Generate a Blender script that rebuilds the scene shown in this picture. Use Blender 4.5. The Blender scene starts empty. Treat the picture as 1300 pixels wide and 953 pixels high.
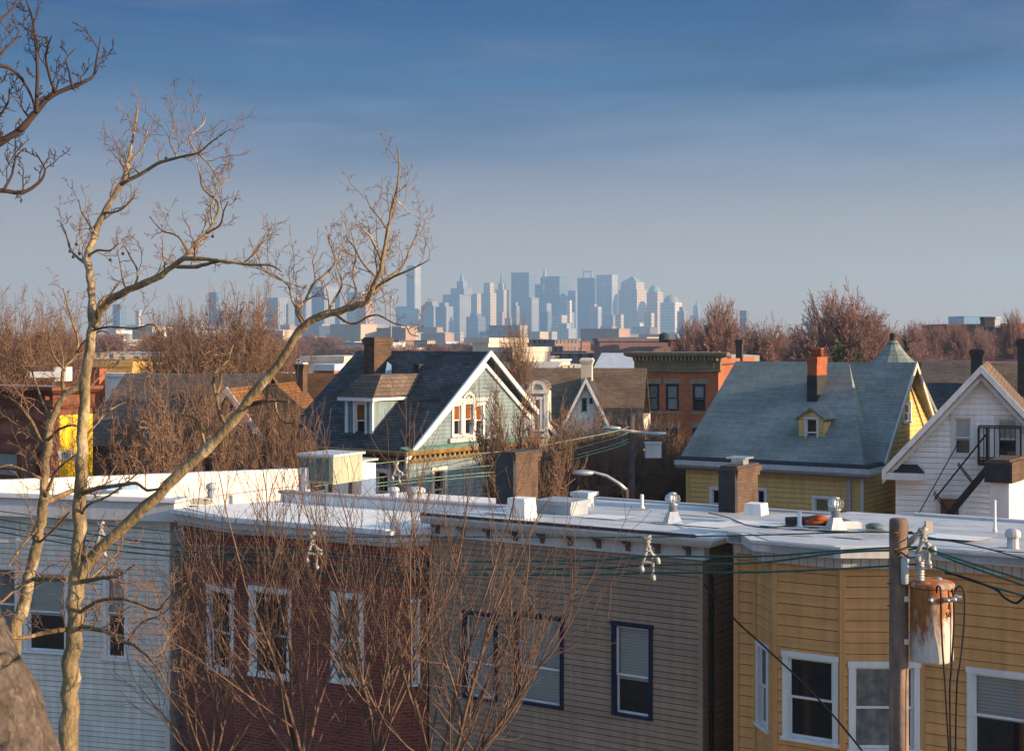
import bpy, math, random
from mathutils import Vector, Matrix
R = math.radians
sc = bpy.context.scene
COL = sc.collection
F, HZ, CH = 1850.0, 430.0, 11.0        # focal length in photo pixels, horizon row, eye height in metres

def W(px, py, d):
    return Vector(((px - 650) / F * d, d, CH - (py - HZ) / F * d))

# ------------------------------------------------------------------ mesh builder
class MB:
    def __init__(s):
        s.v = []; s.f = []; s.m = []; s.T = None
    def add(s, vs, fs, m=0):
        o = len(s.v)
        if s.T is not None:
            T = s.T; vs = [T @ Vector(p) for p in vs]
        s.v.extend([tuple(p) for p in vs])
        for f in fs:
            s.f.append([o + i for i in f]); s.m.append(m)
        return s
    def quad(s, a, b, c, d, m=0): return s.add([a, b, c, d], [(0, 1, 2, 3)], m)
    def poly(s, pts, m=0): return s.add(pts, [tuple(range(len(pts)))], m)
    def box(s, x0, x1, y0, y1, z0, z1, m=0):
        return s.add([(x0,y0,z0),(x1,y0,z0),(x1,y1,z0),(x0,y1,z0),(x0,y0,z1),(x1,y0,z1),(x1,y1,z1),(x0,y1,z1)],
                     [(3,2,1,0),(4,5,6,7),(0,1,5,4),(1,2,6,5),(2,3,7,6),(3,0,4,7)], m)
    def prism(s, plan, z0, z1, m=0):
        n = len(plan); g = (lambda z: z if callable(z) else (lambda x, y: z))
        a, b = g(z0), g(z1)
        vs = [(x, y, a(x, y)) for x, y in plan] + [(x, y, b(x, y)) for x, y in plan]
        return s.add(vs, [tuple(reversed(range(n))), tuple(range(n, 2*n))] + [(i, (i+1) % n, (i+1) % n + n, i + n) for i in range(n)], m)
    def slab(s, pts, t, m=0):           # thick sheet under a planar polygon
        P = [Vector(p) for p in pts]; n = (P[1]-P[0]).cross(P[2]-P[0]).normalized()
        if n.z < 0: n = -n
        k = len(P); Q = [p - n*t for p in P]
        return s.add(P + Q, [tuple(range(k)), tuple(reversed(range(k, 2*k)))] + [(i, (i+1) % k, (i+1) % k + k, i + k) for i in range(k)], m)
    def bar(s, a, b, w, h=None, m=0):   # square bar from a to b
        a, b = Vector(a), Vector(b); h = h or w; d = (b - a).normalized()
        u = d.cross(Vector((0, 0, 1)))
        u = u.normalized() if u.length > 1e-4 else Vector((1, 0, 0))
        v = u.cross(d)
        c = [u*(i*w/2) + v*(j*h/2) for i, j in ((-1,-1),(1,-1),(1,1),(-1,1))]
        return s.add([a+q for q in c] + [b+q for q in c], [(3,2,1,0),(4,5,6,7),(0,1,5,4),(1,2,6,5),(2,3,7,6),(3,0,4,7)], m)
    def tube(s, pts, rad, n=6, m=0, cap=True):
        P = [Vector(p) for p in pts]; k = len(P)
        if not isinstance(rad, (list, tuple)): rad = [rad]*k
        vs = []; u = None
        for i in range(k):
            d = (P[min(i+1, k-1)] - P[max(i-1, 0)])
            d = d.normalized() if d.length > 1e-9 else Vector((0, 0, 1))
            if u is None:
                u = d.cross(Vector((.31, .17, .93)))
                if u.length < 1e-3: u = d.cross(Vector((1, 0, 0)))
            else: u = u - d*u.dot(d)
            u = u.normalized(); w = d.cross(u)
            for j in range(n):
                a = 2*math.pi*j/n; vs.append(P[i] + (u*math.cos(a) + w*math.sin(a))*rad[i])
        fs = [(i*n+j, i*n+(j+1) % n, (i+1)*n+(j+1) % n, (i+1)*n+j) for i in range(k-1) for j in range(n)]
        if cap: fs += [tuple(reversed(range(n))), tuple(range((k-1)*n, k*n))]
        return s.add(vs, fs, m)
    def lathe(s, prof, n=20, c=(0, 0, 0), m=0):
        vs = [(c[0]+r*math.cos(2*math.pi*j/n), c[1]+r*math.sin(2*math.pi*j/n), c[2]+z) for r, z in prof for j in range(n)]
        k = len(prof)
        fs = [(i*n+j, i*n+(j+1) % n, (i+1)*n+(j+1) % n, (i+1)*n+j) for i in range(k-1) for j in range(n)]
        return s.add(vs, fs + [tuple(reversed(range(n))), tuple(range((k-1)*n, k*n))], m)
    def sweep(s, plan, prof, m=0):      # closed profile (out, z) swept along an open plan polyline, mitred; out is to the right of travel
        P = [Vector((p[0], p[1])) for p in plan]; k = len(P); N = []
        for i in range(k):
            ds = [(P[j+1]-P[j]).normalized() for j in (i-1, i) if 0 <= j < k-1]
            ns = [Vector((d.y, -d.x)) for d in ds]
            n = sum(ns, Vector((0, 0))).normalized(); N.append(n / max(.3, n.dot(ns[0])))
        q = len(prof)
        vs = [(P[i].x + N[i].x*o, P[i].y + N[i].y*o, z) for i in range(k) for o, z in prof]
        fs = [(i*q+j, i*q+(j+1) % q, (i+1)*q+(j+1) % q, (i+1)*q+j) for i in range(k-1) for j in range(q)]
        return s.add(vs, fs + [tuple(reversed(range(q))), tuple(range((k-1)*q, k*q))], m)
    def build(s, name, mats, parent=None, smooth=False, uv=True, label=None):
        me = bpy.data.meshes.new(name); me.from_pydata(s.v, [], s.f)
        if not isinstance(mats, (list, tuple)): mats = [mats]
        for q in mats: me.materials.append(q)
        if len(mats) > 1: me.polygons.foreach_set('material_index', s.m)
        if smooth: me.polygons.foreach_set('use_smooth', [True]*len(s.f))
        me.update()
        if uv:                          # metres: u level along the face, v up the face
            L = me.uv_layers.new(name='UVMap').data
            for p in me.polygons:
                n = p.normal
                if abs(n.z) > .999: u, w = Vector((1, 0, 0)), Vector((0, 1, 0))
                else:
                    u = Vector((-n.y, n.x, 0)).normalized(); w = n.cross(u)
                    if w.z < 0: w = -w
                for li, vi in zip(p.loop_indices, p.vertices):
                    c = me.vertices[vi].co; L[li].uv = (c.dot(u), c.dot(w))
        o = bpy.data.objects.new(name, me); COL.objects.link(o)
        if parent is not None: o.parent = parent
        if label: o['label'] = label
        return o

def thing(name, label, cat, loc=(0, 0, 0), rot=0, group=None):
    o = bpy.data.objects.new(name, None); COL.objects.link(o); o.empty_display_size = .2
    o.location = loc; o.rotation_euler = (0, 0, R(rot)); tag(o, label, cat, group); return o
def tag(o, label=None, cat=None, group=None, kind=None):
    if label: o['label'] = label
    if cat: o['category'] = cat
    if group: o['group'] = group
    if kind: o['kind'] = kind
    return o

class Fr:                               # a building's own axes: x to the right along its front, y inward, z up from the street
    def __init__(s, px, d, rot):
        s.ox, s.oy, s.rot = (px-650)/F*d, d, rot
        s.c, s.s = math.cos(R(rot)), math.sin(R(rot))
    def w(s, x, y): return s.ox + s.c*x - s.s*y, s.oy + s.s*x + s.c*y
    def lx(s, px, y=0):
        ax, ay = s.ox - s.s*y, s.oy + s.c*y; k = (px-650)/F
        return (k*ay - ax)/(s.c - k*s.s)
    def ly(s, px, x=0):
        ax, ay = s.ox + s.c*x, s.oy + s.s*x; k = (px-650)/F
        return (k*ay - ax)/(-s.s - k*s.c)
    def z(s, py, x=0, y=0): return CH - (py-HZ)/F*s.w(x, y)[1]
    def thing(s, name, label, cat, group=None): return thing(name, label, cat, (s.ox, s.oy, 0), s.rot, group)
    def inv(s, X, Y):
        dx, dy = X-s.ox, Y-s.oy; return s.c*dx + s.s*dy, -s.s*dx + s.c*dy
def text_mesh(body, size, m, parent, loc, rot):
    cu = bpy.data.curves.new('lettering', 'FONT'); cu.body = body; cu.size = size; cu.extrude = .003; cu.align_x = 'CENTER'
    q = bpy.data.objects.new('lettering', cu); COL.objects.link(q); me = bpy.data.meshes.new_from_object(q); bpy.data.objects.remove(q)
    me.materials.clear(); me.materials.append(m); o = bpy.data.objects.new('lettering', me); COL.objects.link(o); o.parent = parent; o.location = loc; o.rotation_euler = rot; return o
def TR(x, y, ang=0, z=0): return Matrix.Translation((x, y, z)) @ Matrix.Rotation(R(ang), 4, 'Z')
RIGHT = 90                              # wall frame angle of a right-hand side wall

# ------------------------------------------------------------------ materials
def new_mat(name):
    m = bpy.data.materials.new(name); m.use_nodes = True; nt = m.node_tree
    return m, nt, nt.nodes, nt.links, nt.nodes['Principled BSDF']
def rgba(c): return (c[0], c[1], c[2], 1)
def noise_col(N, L, coord, col, var, scale, stretch=(1, 1, 1), detail=4):
    mp = N.new('ShaderNodeMapping'); mp.inputs['Scale'].default_value = stretch; L.new(coord, mp.inputs['Vector'])
    nz = N.new('ShaderNodeTexNoise'); nz.inputs['Scale'].default_value = scale; nz.inputs['Detail'].default_value = detail
    L.new(mp.outputs[0], nz.inputs['Vector'])
    rp = N.new('ShaderNodeMapRange'); rp.inputs['From Min'].default_value = .3; rp.inputs['From Max'].default_value = .7
    rp.inputs['To Min'].default_value = 1-var; rp.inputs['To Max'].default_value = 1+var; L.new(nz.outputs['Fac'], rp.inputs['Value'])
    return rp.outputs[0]
def mul(N, L, a, b):
    m = N.new('ShaderNodeMath'); m.operation = 'MULTIPLY'; L.new(a, m.inputs[0]); L.new(b, m.inputs[1]); return m.outputs[0]
def scale_col(N, L, col, fac):
    v = N.new('ShaderNodeVectorMath'); v.operation = 'SCALE'
    if hasattr(col, 'links'): L.new(col, v.inputs[0])
    else: v.inputs[0].default_value = col[:3]
    L.new(fac, v.inputs['Scale']); return v.outputs[0]
def bump(N, L, b, h, st, dist=.02):
    k = N.new('ShaderNodeBump'); k.inputs['Strength'].default_value = st; k.inputs['Distance'].default_value = dist
    L.new(h, k.inputs['Height']); L.new(k.outputs[0], b.inputs['Normal'])
def mat(name, col, rough=.75, var=.12, scale=3, streak=.1, metal=0, spec=.3, bmp=.15, bscale=30, second=None, sscale=1.5, sth=.55, hst=0, seams=None):
    m, nt, N, L, b = new_mat(name)
    tc = N.new('ShaderNodeTexCoord').outputs['Object']
    f = noise_col(N, L, tc, col, var, scale)
    if streak: f = mul(N, L, f, noise_col(N, L, tc, col, streak, 2.2, (3, 3, .25)))
    if hst: f = mul(N, L, f, noise_col(N, L, tc, col, hst, 1, (.22, .22, 9), 2))
    c = col
    if second:
        nz = N.new('ShaderNodeTexNoise'); nz.inputs['Scale'].default_value = sscale; nz.inputs['Detail'].default_value = 6; L.new(tc, nz.inputs['Vector'])
        cr = N.new('ShaderNodeMapRange'); cr.inputs['From Min'].default_value = sth-.05; cr.inputs['From Max'].default_value = sth+.05; L.new(nz.outputs['Fac'], cr.inputs['Value'])
        mx = N.new('ShaderNodeMix'); mx.data_type = 'RGBA'; L.new(cr.outputs[0], mx.inputs[0])
        mx.inputs[6].default_value = rgba(col); mx.inputs[7].default_value = rgba(second); c = mx.outputs[2]
    if seams:                           # lapped sheets: thin dirty joints every few feet
        br = N.new('ShaderNodeTexBrick'); L.new(tc, br.inputs['Vector']); br.inputs['Scale'].default_value = 1; br.inputs['Brick Width'].default_value = seams[0]; br.inputs['Row Height'].default_value = seams[1]; br.inputs['Mortar Size'].default_value = .018; br.inputs['Mortar Smooth'].default_value = .5
        br.inputs['Color1'].default_value = (1, 1, 1, 1); br.inputs['Color2'].default_value = (.93, .93, .94, 1); br.inputs['Mortar'].default_value = (.5, .5, .52, 1)
        sx = N.new('ShaderNodeSeparateXYZ'); L.new(br.outputs['Color'], sx.inputs[0]); f = mul(N, L, f, sx.outputs[0])
    L.new(scale_col(N, L, c, f), b.inputs['Base Color'])
    b.inputs['Roughness'].default_value = rough; b.inputs['Metallic'].default_value = metal; b.inputs['Specular IOR Level'].default_value = spec
    if bmp:
        nz = N.new('ShaderNodeTexNoise'); nz.inputs['Scale'].default_value = bscale; L.new(tc, nz.inputs['Vector']); bump(N, L, b, nz.outputs['Fac'], bmp)
    return m
def tiled(name, c1, c2, mortar, bw, rh, ms, var=.25, vscale=.8, rough=.85, off=.5, bst=.5, spec=.2, big=.1, bias=0):
    m, nt, N, L, b = new_mat(name)
    t = N.new('ShaderNodeTexCoord')
    br = N.new('ShaderNodeTexBrick'); L.new(t.outputs['UV'], br.inputs['Vector'])
    br.inputs['Color1'].default_value = rgba(c1); br.inputs['Color2'].default_value = rgba(c2); br.inputs['Mortar'].default_value = rgba(mortar)
    br.inputs['Scale'].default_value = 1; br.inputs['Brick Width'].default_value = bw; br.inputs['Row Height'].default_value = rh
    br.inputs['Mortar Size'].default_value = ms; br.inputs['Mortar Smooth'].default_value = .2; br.offset = off; br.inputs['Bias'].default_value = bias
    f = mul(N, L, noise_col(N, L, t.outputs['Object'], c1, var, vscale), noise_col(N, L, t.outputs['Object'], c1, big, 2.5, (2, 2, .3)))
    L.new(scale_col(N, L, br.outputs['Color'], f), b.inputs['Base Color'])
    b.inputs['Roughness'].default_value = rough; b.inputs['Specular IOR Level'].default_value = spec
    if bst:
        iv = N.new('ShaderNodeMath'); iv.operation = 'SUBTRACT'; iv.inputs[0].default_value = 1; L.new(br.outputs['Fac'], iv.inputs[1])
        bump(N, L, b, iv.outputs[0], bst, .012)
    return m
def glass(name):
    m, nt, N, L, b = new_mat(name)
    tr = N.new('ShaderNodeBsdfTransparent'); tr.inputs[0].default_value = (.78, .82, .84, 1)
    gl = N.new('ShaderNodeBsdfGlossy'); gl.inputs['Roughness'].default_value = .03
    lw = N.new('ShaderNodeLayerWeight'); lw.inputs[0].default_value = .35
    mp = N.new('ShaderNodeMapRange'); mp.inputs['To Min'].default_value = .05; mp.inputs['To Max'].default_value = .8; L.new(lw.outputs['Fresnel'], mp.inputs['Value'])
    mx = N.new('ShaderNodeMixShader'); L.new(mp.outputs[0], mx.inputs[0]); L.new(tr.outputs[0], mx.inputs[1]); L.new(gl.outputs[0], mx.inputs[2])
    L.new(mx.outputs[0], N['Material Output'].inputs['Surface']); return m
MT = {}
MT['white'] = mat('white_paint', (.68, .69, .70), .55, .07, 1.2, .08, bmp=.08)
MT['trim_old'] = mat('weathered_white_paint', (.58, .57, .54), .65, .18, 3, .15)
MT['vinyl_white'] = mat('white_vinyl_siding', (.62, .585, .54), .6, .08, 1.0, .14, bmp=.05, hst=.10)
MT['white_siding'] = mat('bluish_white_siding', (.88, .88, .88), .6, .04, 1.0, .08, bmp=.05, hst=.05)
MT['tan_dark'] = mat('brown_bracket_paint', (.13, .10, .085), .7, .12, 3, .1)
MT['tan'] = mat('tan_vinyl_siding', (.30, .215, .16), .62, .10, .6, .16, bmp=.06, hst=.14)
MT['ochre'] = mat('ochre_siding', (.60, .315, .12), .65, .10, .6, .15, bmp=.06, hst=.10)
MT['ochre_dark'] = mat('ochre_corner_board', (.56, .30, .12), .65, .07, .8, .08, bmp=.06)
MT['yellow'] = mat('yellow_siding', (.62, .44, .17), .7, .1, .8, .14, bmp=.06, hst=.10)
MT['yellow_paint'] = mat('bright_yellow_paint', (.82, .48, .02), .6, .12, 2, .14)
MT['teal'] = mat('teal_painted_boards', (.13, .22, .24), .7, .15, 1.2, .2)
MT['teal_pale'] = mat('weathered_pale_teal_boards', (.175, .245, .28), .75, .2, 1.2, .25)
MT['gold'] = mat('ochre_cornice_paint', (.25, .155, .06), .6, .2, 3, .2)
MT['verdigris'] = mat('verdigris_flashing', (.14, .27, .22), .7, .2, 4, .2)
MT['mauve'] = mat('mauve_grey_metal', (.40, .36, .38), .5, .08, 2, .1)
MT['cornice'] = mat('bluish_white_cornice_paint', (.55, .56, .58), .55, .08, 1.5, .1, bmp=.05)
MT['membrane'] = mat('white_roof_coating', (.53, .55, .57), .45, .12, .9, 0, bmp=.3, bscale=5, second=(.40, .42, .44), sscale=1.1, sth=.60, seams=(4.5, 1.1))
MT['membrane_warm'] = mat('white_roof_coating_rough', (.82, .80, .77), .6, .10, 1.3, .14, bmp=.4, bscale=5)
MT['bitumen'] = mat('black_bitumen', (.035, .035, .04), .8, .25, 5, 0, bmp=.3)
MT['tarflash'] = mat('dark_brown_flashing', (.07, .055, .05), .8, .2, 5, 0)
MT['navy'] = mat('navy_trim', (.012, .018, .045), .45, .1, 3, 0, bmp=0)
MT['black'] = mat('black_iron', (.016, .016, .018), .5, .2, 6, 0, bmp=.1)
MT['galv'] = mat('galvanised_steel', (.50, .53, .55), .38, .15, 8, .08, metal=.75, bmp=.05)
MT['lightgrey'] = mat('light_grey_paint', (.46, .50, .54), .55, .1, 3, .1)
MT['dark_glass'] = mat('dark_window_glass', (.012, .014, .017), .06, .1, 2, 0, spec=.55, bmp=.02, bscale=3)
MT['amber_glass'] = mat('window_with_amber_shade', (.20, .07, .012), .2, .3, 3, 0, spec=.5, bmp=0)
MT['glass'] = glass('clear_window_glass')
MT['blind'] = mat('white_window_blind', (.80, .80, .77), .6, .06, 2, 0, bmp=0)
MT['blind_grey'] = mat('grey_window_blind', (.36, .38, .39), .6, .1, 2, 0, bmp=0)
MT['curtain'] = mat('net_curtain', (.42, .40, .38), .9, .35, 6, .4, bmp=.3, bscale=15)
MT['ply'] = mat('brown_board', (.20, .11, .06), .8, .2, 3, .1)
MT['wood_pole'] = mat('weathered_pole_wood', (.20, .145, .115), .9, .3, 4, .45, bmp=.6, bscale=14)
MT['brick_red'] = tiled('dark_red_brick', (.235, .055, .036), (.135, .034, .026), (.20, .13, .11), .21, .072, .008, .22, .7)
MT['brick_orange'] = tiled('orange_brick', (.46, .135, .055), (.33, .09, .04), (.30, .18, .12), .21, .072, .008, .2, .5)
MT['brick_chimney'] = tiled('bright_orange_brick', (.40, .10, .035), (.28, .065, .03), (.30, .16, .10), .21, .075, .01, .2, 1.5)
MT['brick_brown'] = tiled('sooty_brown_brick', (.135, .085, .06), (.09, .06, .045), (.08, .062, .05), .21, .072, .009, .3, 1.2)
MT['brick_far'] = tiled('dull_brick', (.24, .11, .08), (.18, .08, .06), (.20, .13, .10), .4, .15, .02, .2, .1)
MT['brownstone'] = mat('brownstone', (.22, .095, .062), .85, .18, 1.2, .2)
MT['brownstone_dark'] = mat('brownstone_cornice', (.17, .062, .04), .85, .2, 1.2, .2)
MT['olive'] = mat('olive_painted_cornice', (.20, .155, .09), .7, .15, 2, .15)
MT['lintel'] = mat('olive_grey_stone', (.24, .21, .14), .85, .15, 3, .1)
MT['shingle_dark'] = tiled('charcoal_shingles', (.085, .088, .094), (.045, .048, .054), (.02, .021, .024), .33, .15, .012, .35, .7)
MT['shingle_grey'] = tiled('blue_grey_shingles', (.225, .245, .235), (.18, .20, .195), (.12, .135, .135), .75, .15, .008, .22, .6)
MT['shingle_brown'] = tiled('brown_shingles', (.20, .145, .10), (.135, .095, .065), (.06, .045, .035), .33, .15, .012, .3, .6)
MT['shingle_rust'] = tiled('rust_brown_shingles', (.24, .115, .045), (.16, .075, .032), (.07, .04, .02), .33, .15, .012, .35, .6)
MT['shingle_taupe'] = tiled('taupe_shingles', (.155, .12, .10), (.10, .08, .07), (.05, .04, .035), .33, .15, .012, .3, .6)
MT['slate'] = tiled('green_grey_slate', (.24, .28, .26), (.17, .21, .20), (.10, .12, .11), .3, .22, .012, .3, .8)
MT['hatch'] = mat('slate_blue_metal', (.30, .35, .40), .5, .08, 3, .1)
MT['stucco'] = mat('pale_stucco', (.55, .50, .43), .85, .1, 1, .1)
MT['stucco_gold'] = mat('golden_stucco', (.46, .27, .07), .85, .2, 1, .1)
MT['stucco_mauve'] = mat('mauve_stucco', (.22, .15, .155), .85, .12, .4, .1)
MT['copper_green'] = mat('pale_green_sheet_metal', (.33, .36, .27), .6, .1, 1.5, .15)
MT['teal_sheet'] = mat('dark_teal_sheet_metal', (.07, .12, .12), .6, .15, 1.5, .2)
MT['asphalt'] = mat('asphalt', (.05, .05, .052), .9, .2, 2, 0, bmp=.3)
MT['concrete'] = mat('sidewalk_concrete', (.30, .29, .27), .9, .12, 1, 0)
MT['ground'] = mat('city_ground', (.10, .09, .08), .95, .3, .02, 0, bmp=0)
MT['insul'] = mat('grey_glazed_porcelain', (.40, .42, .43), .3, .1, 20, 0, spec=.5)
MT['polymer'] = mat('weathered_polymer', (.34, .34, .32), .45, .2, 20, 0, bmp=0)
MT['cable'] = mat('teal_cable_jacket', (.008, .105, .095), .45, .2, 3, 0, bmp=0)
MT['cable_black'] = mat('black_cable_jacket', (.012, .012, .014), .5, .2, 3, 0, bmp=0)
MT['rust'] = mat('rusty_iron', (.22, .07, .025), .85, .35, 14, 0)
MT['tar_orange'] = mat('orange_red_bundle', (.38, .09, .025), .8, .4, 7, 0)
MT['ltblue'] = mat('pale_blue_tarp', (.25, .42, .62), .6, .15, 5, 0)

def bark(name, base, patch, pale, sc1=5, sc2=2.2):
    m, nt, N, L, b = new_mat(name)
    tc = N.new('ShaderNodeTexCoord').outputs['Object']
    mp = N.new('ShaderNodeMapping'); mp.inputs['Scale'].default_value = (1, 1, .45); L.new(tc, mp.inputs['Vector'])
    def nz(s, d=5):
        n = N.new('ShaderNodeTexNoise'); n.inputs['Scale'].default_value = s; n.inputs['Detail'].default_value = d; L.new(mp.outputs[0], n.inputs['Vector']); return n.outputs['Fac']
    def step(v, a, w=.03):
        r = N.new('ShaderNodeMapRange'); r.inputs['From Min'].default_value = a-w; r.inputs['From Max'].default_value = a+w; L.new(v, r.inputs['Value']); return r.outputs[0]
    m1 = N.new('ShaderNodeMix'); m1.data_type = 'RGBA'; L.new(step(nz(sc1), .52), m1.inputs[0]); m1.inputs[6].default_value = rgba(base); m1.inputs[7].default_value = rgba(patch)
    m2 = N.new('ShaderNodeMix'); m2.data_type = 'RGBA'; L.new(step(nz(sc2*2), .60), m2.inputs[0]); L.new(m1.outputs[2], m2.inputs[6]); m2.inputs[7].default_value = rgba(pale)
    f = noise_col(N, L, tc, base, .25, 30)
    L.new(scale_col(N, L, m2.outputs[2], f), b.inputs['Base Color']); b.inputs['Roughness'].default_value = .85; b.inputs['Specular IOR Level'].default_value = .2
    bump(N, L, b, nz(25), .8, .03); return m
MT['bark_plane'] = bark('plane_tree_bark', (.23, .18, .105), (.16, .13, .08), (.37, .31, .21))
MT['bark_limb'] = bark('plane_limb_bark', (.20, .135, .07), (.14, .095, .055), (.30, .22, .12), 8, 5)
MT['bark_grey'] = bark('lichen_grey_bark', (.10, .08, .068), (.075, .06, .05), (.135, .11, .085), 11, 14)
MT['twig'] = mat('brown_twig', (.20, .125, .085), .85, .25, 2, 0, bmp=0)
MT['twig_dark'] = mat('dark_twig', (.055, .038, .035), .85, .25, 2, 0, bmp=0)
MT['twig_red'] = mat('reddish_twig', (.14, .09, .068), .8, .35, 2, 0, bmp=0)
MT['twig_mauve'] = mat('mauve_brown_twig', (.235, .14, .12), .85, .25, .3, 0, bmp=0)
MT['needle'] = mat('dark_evergreen', (.035, .055, .02), .8, .4, 4, 0, bmp=0)
# ------------------------------------------------------------------ walls, windows, roofs
def _bands(z, z1, holes):
    e = sorted({z, z1} | {h[k] for h in holes for k in (2, 3) if z < h[k] < z1}); return zip(e, e[1:])
def _spans(a, b, za, zb, holes):
    out = []; c = a
    for h in sorted(h for h in holes if h[2] < zb-1e-6 and h[3] > za+1e-6):
        if h[0] > c: out.append((c, min(h[0], b)))
        c = max(c, h[1])
    if c < b: out.append((c, b))
    return out
def siding(mb, x0, x1, z0, z1, e, holes=(), xr=None, lap=.016, m=0):
    """lapped boards: each course leans out towards its bottom edge"""
    n = max(1, round((z1-z0)/e)); e = (z1-z0)/n; gr = min(.015, e*.14)
    for i in range(n):
        zb, zt = z0+i*e, z0+(i+1)*e
        y = lambda z: (-lap*(zt-z)/e if z < zt-gr-1e-6 else .035)
        for a, b in list(_bands(zb, zt-gr, holes))+list(_bands(zt-gr, zt, holes)):
            for p, q in _spans(x0, x1, a, b, holes):
                pa, qa, pb, qb = p, q, p, q
                if xr:
                    (l0, r0), (l1, r1) = xr(a), xr(b)
                    pa, qa, pb, qb = max(p, l0), min(q, r0), max(p, l1), min(q, r1)
                    if qa-pa < .01: continue
                    if qb < pb: pb = qb = (pb+qb)/2
                yb_ = y(b) if b < zt-gr-1e-6 or a >= zt-gr-1e-6 else -lap*(zt-b)/e
                mb.quad((pa, y(a), a), (qa, y(a), a), (qb, yb_, b), (pb, yb_, b), m)
                if a == zb: mb.quad((pa, .035, a), (qa, .035, a), (qa, y(a), a), (pa, y(a), a), m)
                elif abs(a-(zt-gr)) < 1e-6: mb.quad((pa, -.001, a), (qa, -.001, a), (qa, .035, a), (pa, .035, a), m)
def panel(mb, x0, x1, z0, z1, holes=(), depth=.12, m=0, xr=None):
    """flat masonry face with cut openings and their reveals"""
    zs = [z0, z1] + ([z0+(z1-z0)*i/12 for i in range(1, 12)] if xr else [])
    e = sorted(zs)
    for za, zb in zip(e, e[1:]):
        for a, b in _bands(za, zb, holes):
            for p, q in _spans(x0, x1, a, b, holes):
                pa, qa, pb, qb = p, q, p, q
                if xr:
                    (l0, r0), (l1, r1) = xr(a), xr(b)
                    pa, qa, pb, qb = max(p, l0), min(q, r0), max(p, l1), min(q, r1)
                    if qa-pa < .01: continue
                    if qb < pb: pb = qb = (pb+qb)/2
                mb.quad((pa, 0, a), (qa, 0, a), (qb, 0, b), (pb, 0, b), m)
    for h in holes:
        a, b, c, d = h
        mb.quad((a, 0, c), (a, depth, c), (a, depth, d), (a, 0, d), m); mb.quad((b, 0, c), (b, 0, d), (b, depth, d), (b, depth, c), m)
        mb.quad((a, 0, d), (a, depth, d), (b, depth, d), (b, 0, d), m); mb.quad((a, 0, c), (b, 0, c), (b, depth, c), (a, depth, c), m)
def mixed(T, S=None): return T
def window(par, T, x0, x1, z0, z1, cm='white', sm='white', c=.09, view='dark', frac=.5, sill=True, proud=.035, label=None, one=False):
    """casing > sash, pane, blind; (x0,x1,z0,z1) is the outside of the casing; returns the hole to cut"""
    m = MB(); m.T = T
    m.box(x0, x0+c, -proud, .115, z0+c*.6, z1-c); m.box(x1-c, x1, -proud, .115, z0+c*.6, z1-c)
    m.box(x0-.015, x1+.015, -proud-.012, .115, z1-c, z1)
    m.box(x0-(.03 if sill else 0), x1+(.03 if sill else 0), -proud-(.035 if sill else 0), .115, z0, z0+c*.6)
    w = m.build('window', MT[cm], par, label=label)
    a, b, lo, hi = x0+c, x1-c, z0+c*.6, z1-c
    zm = lo + (hi-lo)*frac; s = .042
    k = MB(); k.T = T
    halves = [(lo, hi, .03)] if one else [(zm-.02, hi, .03), (lo, zm+.02, .062)]
    for p, q, y in halves:
        k.box(a, a+s, y, y+.03, p, q); k.box(b-s, b, y, y+.03, p, q)
        k.box(a+s, b-s, y, y+.03, p, p+s); k.box(a+s, b-s, y, y+.03, q-s, q)
    k.build('sash', MT[sm], w)
    g = MB(); g.T = T
    for p, q, y in halves: g.quad((a+s, y+.015, p+s), (b-s, y+.015, p+s), (b-s, y+.015, q-s), (a+s, y+.015, q-s))
    if view == 'amber' and len(halves) == 2:
        u = MB(); u.T = T; p, q, y = halves[0]; u.quad((a+s, y+.015, p+s), (b-s, y+.015, p+s), (b-s, y+.015, q-s), (a+s, y+.015, q-s)); u.build('shaded_pane', MT['amber_glass'], w)
        g = MB(); g.T = T; p, q, y = halves[1]; g.quad((a+s, y+.015, p+s), (b-s, y+.015, p+s), (b-s, y+.015, q-s), (a+s, y+.015, q-s))
    g.build('pane', MT['glass' if view not in ('dark', 'amber') else 'dark_glass'], w)
    if view not in ('dark', 'amber'):
        d = MB(); d.T = T
        low = {'blind': lo, 'half': zm-.05, 'curtain': lo, 'grey': lo}[view]
        if view in ('blind', 'half', 'grey'):
            z = hi-.01
            while z > low:
                d.quad((a, .092, z-.048), (b, .092, z-.048), (b, .108, z), (a, .108, z)); z -= .058
            if low > lo: d.build('blind', MT['blind'], w); d = MB(); d.T = T; d.quad((a, .110, lo), (b, .110, lo), (b, .110, low), (a, .110, low)); d.build('dark_room', MT['bitumen'], w)  # black sheet stands in for the darkness of the unlit room
            else: d.build('blind', MT['blind_grey' if view == 'grey' else 'blind'], w)
        else:
            n = 14
            for i in range(n):
                u, v = a+(b-a)*i/n, a+(b-a)*(i+1)/n
                d.quad((u, .100+.008*(i % 2), lo), (v, .100+.008*((i+1) % 2), lo), (v, .100+.008*((i+1) % 2), hi), (u, .100+.008*(i % 2), hi))
            d.build('curtain', MT['curtain'], w)
    return (x0+.02, x1-.02, z0+.02, z1-.02)
def core(par, plan, z0, z1, m, name='inner_wall'):
    b = MB(); b.prism(plan, z0, z1); return b.build(name, m, par)
def gable_x(mb, x0, x1, y0, y1, ze, zr, t=.14, ov=.3):
    """two roof planes, ridge along x; ov = overhang past the eaves"""
    ym = (y0+y1)/2; k = (zr-ze)/(ym-y0)
    mb.slab([(x0, y0-ov, ze-k*ov), (x1, y0-ov, ze-k*ov), (x1, ym, zr), (x0, ym, zr)], t)
    mb.slab([(x1, y1+ov, ze-k*ov), (x0, y1+ov, ze-k*ov), (x0, ym, zr), (x1, ym, zr)], t)
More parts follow.
